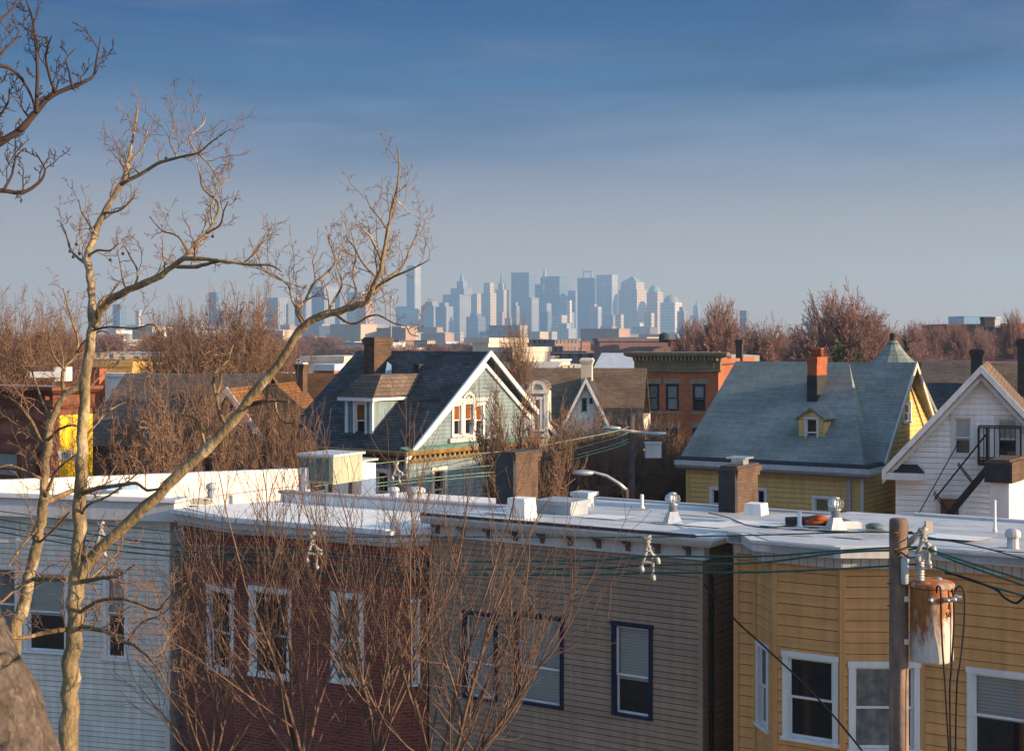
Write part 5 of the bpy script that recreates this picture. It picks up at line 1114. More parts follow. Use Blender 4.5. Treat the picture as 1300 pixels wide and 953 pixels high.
limb3([([(-95, 110, 5), (-40, 90, 3.4), (0, 84, 2.7), (22, 94, 2.2), (38, 118, 1.6), (44, 140, 1.2)], .2), ([(-92, 60, 4), (-30, 40, 2.6), (0, 25, 2), (18, 10, 1.4), (22, -12, .9)], .2), ([(-10, 84, 2), (8, 62, 1.6), (20, 50, 1.1), (24, 38, .7)], .2), ([(-40, 170, 2.5), (-5, 150, 1.9), (10, 130, 1.4), (12, 112, .8)], .2)], .075, .20)
sub(cr.build('crown', MT['twig_dark'], P3, smooth=True, uv=False))

# ---- upright reddish street trees in front of the brick and tan houses
SHOOT = dict(seg=[6, 5, 4, 3], wob=.085, up=[.08, .13, .13, .10], taper=.40, kids=[4, 4, 3], ang=(18, 46), len=.64, rk=.62, rmin=.0036, max=3, wood=1, sides=[6, 4, 3, 3], **{'from': .12})
def street_tree(label, px, d, stems, zc, seed, dens=1.0):
    X = (px-650)/F*d; rng = random.Random(seed); w, c = MB(), MB()
    w.tube([(0, 0, 0), (.03, 0, zc*.5), (0, 0, zc)], [.13, .10, .085], 10)
    for tx, ty, L, r in stems:          # each stem aims at a picture column at its own depth offset
        d0 = norm((tx, rng.uniform(-.25, .25), 1)); grow((w, c), (0, 0, zc-.1+rng.uniform(-.2, .2)), d0, L, r, 0, SHOOT, rng)
    put_tree('street_tree', label, w, c, (X, d, 0), 'twig_red', 'twig_red', group='young street trees in front of the row houses')
street_tree('leafless many-stemmed young tree with reddish shoots in front of the brick house windows', 385, 21.5, [(-.75, 0, 2.3, .03), (-.5, 0, 2.5, .032), (-.28, 0, 2.7, .034), (-.08, 0, 3.0, .036), (.10, 0, 3.0, .034), (.32, 0, 2.6, .032), (.55, 0, 2.3, .028)], 4.6, 5)
street_tree('leafless upright young tree in front of the right part of the brick bow', 478, 22.5, [(-.45, 0, 2.5, .03), (-.22, 0, 2.8, .034), (-.05, 0, 3.2, .034), (.10, 0, 3.1, .036), (.25, 0, 2.9, .034), (.45, 0, 2.5, .03)], 4.6, 8)
street_tree('leafless young tree leaning right with long shoots across the tan house', 556, 21.0, [(-.35, 0, 2.5, .03), (-.15, 0, 2.8, .034), (.05, 0, 2.8, .036), (.35, 0, 2.8, .04), (.75, 0, 2.6, .036), (1.05, 0, 2.3, .03), (1.3, 0, 2.0, .026), (.62, 0, 2.5, .03)], 4.6, 12)
street_tree('short leafless twiggy tree between the white house and the brick house', 268, 21.5, [(-.55, 0, 1.9, .024), (-.3, 0, 2.2, .024), (-.1, 0, 2.3, .028), (.12, 0, 2.4, .028), (.35, 0, 2.2, .024), (.6, 0, 1.9, .024)], 4.6, 15)
# ================================================================== TREES IN THE MIDDLE AND FAR DISTANCE
def at(px, d): return ((px-650)/F*d, d, 0)
def tree_at(label, px, d, py_top, mesh, wm, cm, wpx=None, rot=0, group=None, name='bare_tree'):
    """mesh = (wood, crown, height, width) of a prototype; scaled to the height and width it has there"""
    w, c, h0, w0 = mesh; h = CH-(py_top-HZ)/F*d; sx = (wpx/F*d/w0) if wpx else h/h0
    a, b = put_tree(name, label, w, c, at(px, d), wm, cm, rot, (sx, sx, h/h0), group=group)
    if isinstance(a.data, bpy.types.Mesh): a.data.materials[0] = MT[wm] if a.data.users == 1 else a.data.materials[0]
    return (a, b, h0, w0)
def extent(c):
    xs = [abs(v[0]) for v in c.v]; ys = [abs(v[1]) for v in c.v]; zs = [v[2] for v in c.v]
    xs.sort(); zs.sort(); return zs[int(len(zs)*.9975)], 2*xs[int(len(xs)*.97)]
def proto(h, P, seed, trunk, r=None):
    w, c = tree_mesh(h, P, seed, trunk, r); hh, ww = extent(c); return [w, c, hh, ww]
DENSE = dict(ROUND, kids=[6, 6, 6, 5, 4], max=4, scaff=7, rmin=.0135, open=(18, 62), len=.60, ang=(26, 60), L0=.36)
pA = proto(12, DENSE, 21, .25)                                                      # rounded
pB = proto(12, dict(DENSE, up=[.14, .16, .14, .10], open=(12, 45), ang=(22, 48)), 22, .22)   # vase shaped
def dproto(*a):
    w, c = dome_tree(*a); hh, ww = extent(c); return [w, c, hh, ww]
pC = dproto(13, 15, 23, 170, .024)                 # broad dome
pD = dproto(13, 11, 24, 120, .022)                 # narrower dome
pF = dproto(12, 14, 26, 170, .013)                 # finer dome for nearer trees
def T(label, px, d, top, p, wpx, cm='twig', wm='twig_dark', rot=0, group=None):
    i = tree_at(label, px, d, top, p, wm, cm, wpx, rot, group); p[0], p[1] = i[0], i[1]
pE = [a.copy() for a in ()]; pE = proto(12, dict(DENSE, kids=[6, 6, 5, 5, 3]), 31, .15)   # low spreading thicket
T('wide dense leafless tree behind the slanting pale limb, left of the teal house', 300, 74, 382, pF, 185, rot=20)
T('leafless tree with a feathery crown left of the wide dense one behind the limb', 225, 92, 396, pF, 110, rot=80)
T('leafless tree in front of the right side of the teal gable and its white dormer', 657, 46, 492, pB, 105, rot=10)
T('small dark leafless tree rising behind the teal house gable peak', 656, 92, 414, pF, 60, rot=130)
T('low wide leafless tree behind the broad brown chimney', 728, 56, 540, pF, 180, rot=70)
T('bushy leafless tree in front of the brick building by the distant pole', 838, 62, 538, pF, 130, rot=200)
T('brown thicket tree below the little pale gable', 765, 66, 522, pE, 150, rot=250)
T('dense low thicket tree left of the distant pole', 700, 54, 560, pE, 120, rot=20)
T('wide brown thicket tree right behind the curved street lamp', 785, 55, 543, pF, 150, rot=65)
T('reddish thicket tree in front of the lower brick building wall', 845, 57, 552, pE, 120, rot=155)
T('brown leafless tree in front of the mint wall beside the distant pole', 748, 53, 548, pF, 120, rot=290)
T('leafless tree at the left end of the yellow house roof', 872, 72, 552, pB, 90, rot=300)
T('tangled leafless tree in front of the long taupe roof', 215, 46, 490, pA, 150, rot=40)
T('leafless thicket tree between the tall pale trunk and the taupe roof', 168, 50, 500, pE, 110, rot=170)
T('brown leafless tree at the far left behind the crooked plane tree', 5, 66, 390, pF, 180, rot=310)
T('thin leafless tree left of the tall pale trunk above the brownstone', 76, 70, 404, pF, 120, rot=190)
T('fine branched leafless tree over the left slope of the taupe roof', 252, 49, 490, pF, 140, rot=15)
T('leafless tree between the teal cottage and the teal house corner', 352, 49, 516, pF, 90, rot=75)
T('leafless tree in front of the small teal cottage gable', 318, 47, 512, pE, 140, rot=230)
T('leafless low tree right of the teal cottage before the rust roof', 262, 48, 520, pE, 120, rot=90)
T('leafless tree before the left corner of the teal house', 372, 48, 520, pB, 80, rot=340)
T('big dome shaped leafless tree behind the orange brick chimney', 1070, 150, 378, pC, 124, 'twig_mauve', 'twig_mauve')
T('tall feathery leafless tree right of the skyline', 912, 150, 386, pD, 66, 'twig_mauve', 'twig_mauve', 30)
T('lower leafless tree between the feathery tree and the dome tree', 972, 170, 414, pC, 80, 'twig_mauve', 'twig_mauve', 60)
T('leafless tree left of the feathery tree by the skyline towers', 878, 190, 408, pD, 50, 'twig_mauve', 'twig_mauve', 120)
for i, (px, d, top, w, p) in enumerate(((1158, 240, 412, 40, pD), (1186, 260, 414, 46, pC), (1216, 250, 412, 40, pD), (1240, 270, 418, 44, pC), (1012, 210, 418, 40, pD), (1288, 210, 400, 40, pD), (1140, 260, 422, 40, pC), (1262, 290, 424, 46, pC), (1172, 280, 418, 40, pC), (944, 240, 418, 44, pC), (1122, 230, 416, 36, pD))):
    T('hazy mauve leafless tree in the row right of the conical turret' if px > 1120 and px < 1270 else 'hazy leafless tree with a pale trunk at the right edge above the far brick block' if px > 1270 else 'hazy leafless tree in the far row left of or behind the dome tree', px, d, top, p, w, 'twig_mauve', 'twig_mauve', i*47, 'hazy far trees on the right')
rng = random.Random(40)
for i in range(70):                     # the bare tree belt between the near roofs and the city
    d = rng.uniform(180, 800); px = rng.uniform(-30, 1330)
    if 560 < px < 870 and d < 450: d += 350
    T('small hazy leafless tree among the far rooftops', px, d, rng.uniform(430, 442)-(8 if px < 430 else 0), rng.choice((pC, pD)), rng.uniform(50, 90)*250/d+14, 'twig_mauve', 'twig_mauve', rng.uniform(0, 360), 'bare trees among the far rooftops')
for px, d, top, w, lab in ((1064, 118, 428, 30, 'dark evergreen beside the orange brick chimney'), (1090, 122, 446, 20, 'small dark evergreen right of the bigger one'), (1150, 130, 426, 20, 'olive evergreen right of the conical turret'), (517, 120, 438, 8, 'tiny dark evergreen behind the teal house ridge')):
    rg = random.Random(px); wd, c = MB(), MB(); h = CH-(top-HZ)/F*d; r = w/F*d/2; wd.tube([(0, 0, 0), (0, 0, h*.95)], [.16, .03], 6)
    for i in range(1500 if w > 15 else 400):
        f = rg.random()**.7; z = h*(1-.75*f); a = rg.uniform(0, 6.283); q = r*(.15+.85*f)*rg.uniform(.35, 1.05); x, y = q*math.cos(a), q*math.sin(a)
        s = rg.uniform(.12, .34); u = (rg.gauss(0, 1)*s, rg.gauss(0, 1)*s, rg.gauss(0, .6)*s); v = (rg.gauss(0, 1)*s*.5, rg.gauss(0, 1)*s*.5, rg.gauss(0, 1)*s*.5)
        c.add([(x, y, z), (x+u[0], y+u[1], z+u[2]), (x+u[0]*.6+v[0], y+u[1]*.6+v[1], z+u[2]*.6+v[2])], [(0, 1, 2)])
    put_tree('evergreen_tree', lab, wd, c, at(px, d), 'twig_dark', 'needle')

# ================================================================== FAR BLOCKS
def block(name, label, px0, px1, py, d, m, dep=None, group=None, rot=0, z0=0, cat='building', cap=None, parapet=.5):
    f = Fr(px0, d, rot); w = f.lx(px1); dep = dep or max(6, w*.8); z = f.z(py)
    t = f.thing(name, label, cat, group); b = MB(); b.box(0, w, 0, dep, z0, z); b.build('wall', MT[m], t)
    b = MB(); e = .12+w*.006; b.box(-e, w+e, -e, dep+e, z-.02, z+parapet); b.build('parapet', MT[cap or m], t)
    return t, f
t, f = block('flat_roofed_building', 'long flat-topped mauve building behind the brick cornice', 761, 884, 433, 210, 'stucco_mauve', 14, parapet=.4)
X, Y, Z = W(843, 432, 207); h = 13/F*207; b = MB(); b.lathe([(h*.5, 0), (h*.5, h*.7), (h*.42, h*.82), (0, h)], 12); o = b.build('water_tank', MT['bitumen']); o.location = (X, Y, Z-.3); tag(o, 'black rooftop tank on the mauve building', 'tank')
b = MB(); b.box(0, 3.6, 0, 3, 0, .9); b.box(-.3, 3.9, -.3, 3.3, .9, 1.05); o = b.build('roof_shed', MT['brick_far']); p = W(851, 440, 205); o.location = (p.x, p.y, p.z); tag(o, 'low brown roof shed right of the black tank', 'shed')
block('white_building', 'stepped white sunlit building behind the teal gable peak', 600, 620, 435, 150, 'stucco', 12, rot=-20)
block('white_building', 'lower white sunlit block stepping down right of the gable peak', 618, 650, 447, 146, 'stucco', 12, rot=-20)
block('white_building', 'pale sunlit flat building left of the teal house ridge', 383, 436, 458, 150, 'stucco', 10, rot=-20)
block('brick_block', 'orange brick block under the pale flat building', 398, 424, 470, 120, 'brick_orange', 8, rot=-20, cap='white')
block('gold_building', 'golden flat building catching sun beyond the taupe roof', 166, 216, 461, 160, 'stucco_gold', 10, rot=-12)
block('gold_building', 'lower golden wall left of the other golden building', 112, 168, 465, 150, 'stucco_gold', 10, rot=-12)
block('brick_block', 'small orange brick block with a chimney right of the golden building', 226, 258, 466, 165, 'brick_orange', 8, rot=-20)
block('brick_block', 'wide dull brick building on the right skyline', 1202, 1284, 414, 330, 'brick_far', 20)
block('brick_block', 'orange sunlit end block at the right of the dull brick building', 1284, 1330, 413, 326, 'brick_orange', 18)
block('blue_building', 'pale blue glass building behind the dull brick block', 1224, 1258, 402, 1100, 'ltblue', 40)
block('rooftop_box', 'black rooftop plant box on the dull brick building', 1250, 1263, 405, 328, 'bitumen', 3, z0=W(0, 416, 330).z)
block('rooftop_box', 'white sunlit rooftop box beside the black one', 1263, 1270, 405, 328, 'white', 3, z0=W(0, 416, 330).z)
block('low_building', 'low pale block between the brick building and the blue-grey roof', 930, 962, 458, 130, 'stucco', 8)
for nm, wl in (('win_brick', (.22, .10, .075)), ('win_tan', (.40, .33, .25)), ('win_mauve', (.20, .145, .14)), ('win_grey', (.33, .33, .33)), ('win_orange', (.33, .12, .06))):
    MT[nm] = tiled(nm+'_facade', (.035, .04, .05), (.10, .10, .10), wl, 2.3, 2.9, .75, .12, .05, .7, off=0, bst=0, big=.12)
rng = random.Random(77)
cols = ['win_tan', 'win_brick', 'win_mauve', 'stucco', 'win_grey', 'win_brick', 'win_mauve', 'membrane_warm', 'win_orange', 'lightgrey', 'win_tan']
MT['far_beige'] = mat('far_beige_masonry', (.42, .35, .28), .9, .1, .05, 0, bmp=0); MT['far_pink'] = mat('far_pink_brick', (.34, .23, .19), .9, .1, .05, 0, bmp=0); MT['far_grey'] = mat('far_grey_masonry', (.30, .31, .33), .9, .1, .05, 0, bmp=0); MT['far_white'] = mat('far_white_wall', (.66, .62, .56), .9, .08, .05, 0, bmp=0)
GR = 'low far rooftops in the hazy middle distance'
for i in range(150):
    d = 150*(8 ** rng.random()); px = rng.uniform(-40, 1340); w = rng.uniform(7, 20)/d*F
    if d < 260 and (590 < px < 900): continue
    z = rng.uniform(5.5, 8.3) if d < 500 else rng.uniform(6, 10.5); py = HZ+(CH-z)/d*F
    block('rooftop_building', 'low flat-roofed building among the hazy far rooftops', px, px+w, py, d, rng.choice(cols), rng.uniform(8, 16), GR, rng.choice((-33, -20, 12, -38)), parapet=.3)
fm = ['far_beige', 'far_pink', 'far_grey', 'far_white', 'far_beige', 'far_grey']
for i in range(120):                    # mid-rise city between the neighbourhood and the towers
    d = rng.uniform(1300, 3900); px = rng.choice((rng.uniform(120, 560), rng.uniform(120, 900))); w = rng.uniform(14, 44)/d*F
    top = rng.uniform(412, 431) if px < 600 else rng.uniform(414, 432)
    block('midrise_building', 'hazy mid-rise block below the skyline towers', px, px+w, top, d, rng.choice(fm), rng.uniform(18, 40), 'hazy mid-rise blocks under the skyline', rng.choice((-33, -25, 10)), parapet=1.2)

# ================================================================== SKYLINE TOWERS
def facade(name, wall, win, bw=11, rh=9, ms=3.0): return tiled(name, win, tuple(c*.8 for c in win), wall, bw, rh, ms, .08, .01, .6, off=0, bst=0, big=.05)
TW = dict(stone=facade('tower_limestone', (.45, .38, .30), (.22, .20, .18)), pink=facade('tower_pink_brick', (.36, .24, .20), (.22, .17, .16)), glass=facade('tower_blue_glass', (.13, .18, .23), (.07, .10, .15), 9, 14, 2.6),
          grey=facade('tower_grey', (.25, .27, .31), (.13, .15, .19), 8, 60, 3), white=facade('tower_white_stone', (.62, .55, .46), (.30, .28, .26)), steel=facade('tower_steel', (.34, .36, .40), (.15, .18, .23), 8, 90, 3.2))
CU = mat('aged_copper_roof', (.22, .29, .27), .7, .1, .05, 0, bmp=0)
def tower(label, tiers, m='stone', d=4500, rot=-38, top=None, dep=None):
    """tiers: (px0, px1, py_top) from the base up; each tier is a turned block whose silhouette spans px0..px1"""
    c, s = math.cos(R(-rot)), math.sin(R(-rot)); x0, x1, _ = tiers[0]; cx = (x0+x1)/2
    X = (cx-650)/F*d; t = thing('skyscraper', label, 'skyscraper', (X, d, 0), rot)
    b = MB(); zb = 0
    for a, e, py in tiers:
        wd = (e-a)/F*d; k = dep or .8; sx = wd/(c+s*k); sy = sx*k; ox = ((a+e)/2-cx)/F*d; lx, ly = ox*c, ox*s; z = CH-(py-HZ)/F*d
        b.box(lx-sx/2, lx+sx/2, ly-sy/2, ly+sy/2, zb, z); zb = z-.5; last = (lx, ly, sx, sy, z)
    b.build('shaft', TW[m], t)
    if top:
        lx, ly, sx, sy, z = last; kind, py = top; zt = CH-(py-HZ)/F*d; b = MB()
        if kind == 'pyramid': b.add([(lx-sx/2, ly-sy/2, z), (lx+sx/2, ly-sy/2, z), (lx+sx/2, ly+sy/2, z), (lx-sx/2, ly+sy/2, z), (lx, ly, zt)], [(0,1,4), (1,2,4), (2,3,4), (3,0,4)])
        elif kind == 'dome': r = min(sx, sy)*.58; b.lathe([(r*math.cos(R(q)), z+(zt-z)*math.sin(R(q))) for q in (0, 20, 40, 60, 78)]+[(0, zt)], 20, (lx, ly, 0))
        elif kind == 'spire': q = sx*.30; b.lathe([(sx*.34, z), (sx*.22, z+(zt-z)*.45), (.8, zt)], 8, (lx, ly, 0))
        elif kind == 'frame':
            for i in (-.3, .3): b.box(lx+sx*i-2, lx+sx*i+2, ly-2, ly+2, z, zt)
            b.box(lx-sx*.3, lx+sx*.3, ly-2, ly+2, zt-4, zt)
        elif kind == 'mast': b.tube([(lx, ly, z), (lx, ly, zt)], [1.6, .7], 6)
        b.build('crown_top', CU if kind in ('pyramid', 'dome', 'spire') and m != 'glass' else MT['far_grey'], t)
    return t
tower('slender rippled steel residential tower standing apart at the left of the skyline', [(508, 546, 392), (516, 534, 340), (516.5, 533.5, 337)], 'steel', 4200)
tower('low curved-shouldered tower at the foot of the slender steel tower', [(532, 553, 393)], 'grey', 4500, top=('dome', 388))
tower('low grey block left of the broad stepped tower', [(553, 570, 396)], 'grey', 4700)
tower('broad stepped tower with a small green tipped turret', [(562, 598, 374), (572, 600, 366), (580, 593, 357)], 'grey', 4500, top=('spire', 345))
tower('limestone tower close right of the broad stepped tower', [(596, 612, 373)], 'stone', 4600)
tower('flat-topped limestone shaft with shoulders', [(611, 630, 372), (614, 627, 359)], 'stone', 4400)
tower('needle topped stone tower', [(629, 646, 368), (632, 642, 360)], 'stone', 4500, top=('spire', 345))
tower('tall flat slab tower with one bright sunlit side', [(649, 679, 346)], 'glass', 4500, dep=.45)
tower('dark glass slab right of the tall flat slab', [(675, 691, 361)], 'glass', 4600)
tower('glass tower carrying a thin spire', [(686, 697, 352)], 'glass', 4700, top=('spire', 337))
tower('wide blue glass tower in the middle of the skyline', [(692, 721, 351)], 'glass', 4550)
tower('low grey tower left of the tower under construction', [(718, 738, 369)], 'grey', 4800)
tc = tower('dark tower under construction with a frame on its roof', [(733, 759, 353)], 'glass', 4600, top=('frame', 344))
tower('tall slab tower with a pale sunlit right side next to the cranes', [(757, 784, 349)], 'steel', 4550, dep=.55)
tower('tower with a green pyramid roof', [(785, 821, 368), (788, 818, 359)], 'stone', 4450, top=('pyramid', 350))
tower('round domed stone tower right of the pyramid roofed one', [(820, 842, 371)], 'stone', 4500, top=('dome', 362))
tower('lower domed stone tower at the right end of the cluster', [(838, 866, 384)], 'white', 4400, top=('dome', 374))
tower('small spired tower standing alone right of the cluster', [(877, 892, 400), (880, 889, 388)], 'grey', 4900, top=('spire', 381))
tower('pink brick shaft in front of the construction tower', [(748, 758, 386)], 'pink', 4100)
tower('short white sunlit block below the pyramid roofed tower', [(803, 817, 410)], 'white', 3900)
tower('short pink and grey block under the domed tower', [(818, 831, 410)], 'pink', 3950)
tower('narrow limestone tower between the wide glass tower and the cranes', [(719, 726, 381)], 'white', 4200)
tower('pair of low beige towers below the wide glass tower', [(701, 720, 400)], 'stone', 4100)
tower('pinkish block in front of the needle topped tower', [(632, 641, 396)], 'pink', 4100)
tower('dark block in front of the tall slab towers', [(764, 786, 400)], 'grey', 4150)
tower('beige block left of the pyramid roofed tower', [(781, 792, 399)], 'stone', 4100)
tower('grey block under the tall flat slab', [(660, 684, 378)], 'grey', 4300)
tower('grey low tower at the base of the glass slabs', [(684, 700, 385)], 'grey', 4200)
tower('pale stone tower at the right foot of the slender steel tower', [(526, 546, 405), (528, 534, 392)], 'pink', 4100)
tower('wide lilac grey tower beyond the slanting limb', [(396, 431, 364)], 'grey', 3300, dep=1.2)
tower('grey tower left of the wide lilac one', [(374, 400, 381)], 'grey', 3500)
tower('pale tower with a sunlit face right of the wide lilac one', [(440, 472, 371)], 'stone', 3300)
tower('low pinkish tower right of the sunlit faced one', [(452, 474, 385)], 'pink', 3000)
tower('blue grey tower alone above the wide bare tree', [(265, 284, 371)], 'glass', 3400, top=('mast', 366))
tower('tower with roof masts left of the lilac group', [(338, 366, 378)], 'grey', 3500, top=('mast', 370))
tower('hazy bluish tower right of the tall pale trunk', [(143, 162, 386)], 'glass', 3700)
tower('pale slim hazy tower beside the bluish one at left', [(172, 180, 393)], 'stone', 3600)
tower('glassy tower among the bare trees at right', [(939, 951, 394)], 'glass', 3000)
tower('small tower in a group far right of the domes', [(868, 880, 406)], 'grey', 4600)
rng = random.Random(9)
for i in range(24):                     # the lower downtown blocks that close the gaps between the towers
    px = rng.choice((rng.gauss(600, 45), rng.gauss(690, 60), rng.gauss(790, 50), rng.uniform(500, 880))); px = min(max(px, 500), 872); w = rng.uniform(10, 30); t_ = rng.uniform(386, 424)
    tower('lower hazy block filling the foot of the skyline', [(px, px+w, t_)]+([(px+w*.2, px+w*.75, t_-rng.uniform(3, 8))] if rng.random() < .4 else []), rng.choice(('grey', 'glass', 'stone', 'grey', 'grey', 'steel', 'steel')), rng.uniform(3700, 4950))['group'] = 'lower blocks at the foot of the skyline'
X, Y, _ = W(746, 400, 4600); zt = W(0, 352, 4600).z; s = 4600/F
for i, (x0, x1, lab) in enumerate(((741, 735, 'left-leaning construction crane on the unfinished tower'), (754, 763, 'right-leaning construction crane on the unfinished tower'))):
    t = thing('construction_crane', lab, 'crane', ((x0-650)*s, Y, zt)); b = MB(); b.tube([(0, 0, -6), (0, 0, 22)], 1.5, 5); b.build('mast', MT['far_grey'], t, uv=False)
    b = MB(); b.tube([(0, 0, 20), ((x1-x0)*s, 0, 68)], [1.5, .9], 5); b.tube([(0, 0, 20), (-(x1-x0)*s*.35, 0, 24)], 1.8, 5); b.build('jib', MT['far_grey'], t, uv=False)
# ================================================================== POLE, TRANSFORMER, CABLES
dU = 21.5; sU = dU/F
X, Y, _ = W(1141, 0, dU); zt = W(0, 658, dU).z
U = thing('utility_pole', 'weathered wooden utility pole in front of the ochre house', 'utility pole', (X, Y, 0))
rng = random.Random(3); b = MB(); n = 22; vs = []; zs = [0, 3, 5, 6, 6.8, 7.4, zt-.35, zt-.08, zt-.02, zt]
for i, z in enumerate(zs):
    r = (.152-.0022*z)*(.86 if i == len(zs)-1 else .96 if i == len(zs)-2 else 1)
    for j in range(n): a = 2*math.pi*j/n; q = r*(1+.035*math.sin(5*a+z*.6)+.02*math.sin(11*a+1.3)); vs.append((q*math.cos(a), q*math.sin(a), z))
b.add(vs, [(i*n+j, i*n+(j+1) % n, (i+1)*n+(j+1) % n, (i+1)*n+j) for i in range(len(zs)-1) for j in range(n)]+[tuple(range((len(zs)-1)*n, len(zs)*n))]); b.build('pole', MT['wood_pole'], U, smooth=True)
up = lambda px, py, dy=0: Vector(((px-1141)*sU, dy, CH-(py-HZ)*sU))
b = MB()
for py in (676, 697): b.lathe([(.035, 0), (.035, .012), (.02, .02), (.016, .05), (0, .055)], 8, (0, 0, 0))
b = MB()
for py in (676, 697):
    z = up(0, py).z; b.box(-.105, -.045, -.155, -.128, z-.03, z+.03); b.tube([(-.075, -.15, z), (-.075, -.185, z)], .018, 8)
b.box(.125, .20, -.03, .03, up(0, 676).z-.02, up(0, 676).z+.02); b.box(.12, .145, -.05, .05, up(0, 718).z-.03, up(0, 718).z+.03)
for py in (740, 768): z = up(0, py).z; b.tube([(-.14, -.06, z), (-.185, -.08, z+.01)], .014, 6)
b.build('bolt_plate', MT['rust'], U)
b = MB(); b.tube([up(1150, 690, -.05), up(1162, 679, -.09), up(1174, 667, -.12)], [.05, .05, .045], 12); b.build('bracket_arm', MT['polymer'], U, smooth=True)
b = MB(); p = up(1176, 665, -.12); b.box(p.x-.05, p.x+.05, p.y-.05, p.y+.05, p.z-.11, p.z+.06); b.build('arm_end_fitting', MT['stucco'], U)
b = MB(); p = up(1145, 735, -.14); z0, z1 = up(0, 739).z, up(0, 703).z; b.lathe([(.05, 0), (.06, .02), (.062, z1-z0-.06), (.045, z1-z0-.02), (.02, z1-z0)], 14, (p.x, p.y-.03, z0)); b.build('surge_arrester', MT['lightgrey'], U, smooth=True)
b = MB(); p = up(1163, 738, -.22); z0, z1 = up(0, 737).z, up(0, 706).z; pr = []
for i in range(9): q = (z1-z0)*i/9; pr += [(.048, q), (.068, q+(z1-z0)*.05), (.046, q+(z1-z0)*.09)]
b.lathe(pr+[(.03, z1-z0), (0, z1-z0+.02)], 16, (p.x, p.y, z0)); b.build('insulator', MT['insul'], U, smooth=True)
# transformer
def rust_mat():
    m, nt, N, L, bs = new_mat('rust_streaked_white_steel')
    tc = N.new('ShaderNodeTexCoord').outputs['Object']; sp = N.new('ShaderNodeSeparateXYZ'); L.new(tc, sp.inputs[0])
    mp = N.new('ShaderNodeMapping'); mp.inputs['Scale'].default_value = (1.6, 1.6, .5); L.new(tc, mp.inputs['Vector'])
    n1 = N.new('ShaderNodeTexNoise'); n1.inputs['Scale'].default_value = 5.0; n1.inputs['Detail'].default_value = 9; n1.inputs['Roughness'].default_value = .74; L.new(mp.outputs[0], n1.inputs['Vector'])
    def ma(op, a, b):
        q = N.new('ShaderNodeMath'); q.operation = op
        for i, v in enumerate((a, b)):
            if hasattr(v, 'links'): L.new(v, q.inputs[i])
            else: q.inputs[i].default_value = v
        return q.outputs[0]
    # stain runs down from under the rim, thinning out half way down the drum; heavier on its left
    z = ma('MULTIPLY', ma('SUBTRACT', sp.outputs['Z'], .70), .40); x = ma('MULTIPLY', sp.outputs['X'], -.30)
    v = ma('ADD', ma('ADD', n1.outputs['Fac'], z), x)
    rp = N.new('ShaderNodeMapRange'); rp.inputs['From Min'].default_value = .36; rp.inputs['From Max'].default_value = .56; L.new(v, rp.inputs['Value'])
    n2 = N.new('ShaderNodeTexNoise'); n2.inputs['Scale'].default_value = 14; n2.inputs['Detail'].default_value = 6; L.new(mp.outputs[0], n2.inputs['Vector'])
    cr = N.new('ShaderNodeMix'); cr.data_type = 'RGBA'; L.new(n2.outputs['Fac'], cr.inputs[0]); cr.inputs[6].default_value = (.12, .025, .008, 1); cr.inputs[7].default_value = (.52, .20, .05, 1)
    mx = N.new('ShaderNodeMix'); mx.data_type = 'RGBA'; L.new(rp.outputs[0], mx.inputs[0]); mx.inputs[6].default_value = (.62, .60, .56, 1); L.new(cr.outputs[2], mx.inputs[7])
    L.new(mx.outputs[2], bs.inputs['Base Color']); bs.inputs['Roughness'].default_value = .6; bump(N, L, bs, n2.outputs['Fac'], .15); return m
tx, tz0, tz1 = up(1179, 0).x, up(0, 835).z, up(0, 737).z; hT = tz1-tz0; rT = 26.5*sU; ty = -.16
TF = thing('transformer', 'rust-streaked white drum transformer hung on the wooden pole', 'transformer', (X+tx, Y+ty, tz0))
b = MB(); b.lathe([(rT*.9, 0), (rT*.97, .015), (rT, .04), (rT, hT*.90), (rT, hT-.06)], 36); b.build('tank', rust_mat(), TF, smooth=False)
for p in TF.children[0].data.polygons: p.use_smooth = True
b = MB(); b.lathe([(rT*.98, hT-.06), (rT*1.06, hT-.05), (rT*1.06, hT-.01), (rT*.98, hT+.015), (rT*.5, hT+.06), (0, hT+.075)], 32); b.build('lid', mat('rusty_lid', (.40, .13, .035), .8, .35, 9, 0, second=(.36, .30, .26), sscale=6, sth=.56), TF)
b = MB(); b.lathe([(.05, 0), (.05, .02), (.02, .03), (0, .035)], 10, (.08, -.05, hT+.06)); b.build('lid_cap', MT['galv'], TF)
for dx, dy in ((-.10, -.30), (.10, -.30), (.19, -.24), (.29, -.12)):
    b = MB(); a = math.atan2(dy, dx); q = Vector((math.cos(a)*rT*.97, math.sin(a)*rT*.97, hT-.2)); e = q+Vector((math.cos(a)*.12, math.sin(a)*.12, .01)); b.tube([q, q.lerp(e, .3), q.lerp(e, .6), e], [.03, .045, .038, .02], 10); b.build('bushing', MT['galv'], TF, smooth=True)
b = MB(); b.box(-rT-.09, -rT+.02, .02, .14, hT*.75, hT*.82); b.box(-rT-.09, -rT+.02, .02, .14, hT*.2, hT*.27); b.build('hanger', MT['galv'], TF)
for i, (ch, z) in enumerate((('1', hT*.70), ('50', hT*.60))):
    a = R(-58); text_mesh(ch, .11, MT['bitumen'], TF, (math.cos(a)*(rT+.006), math.sin(a)*(rT+.006), z), (R(90), 0, R(32)))
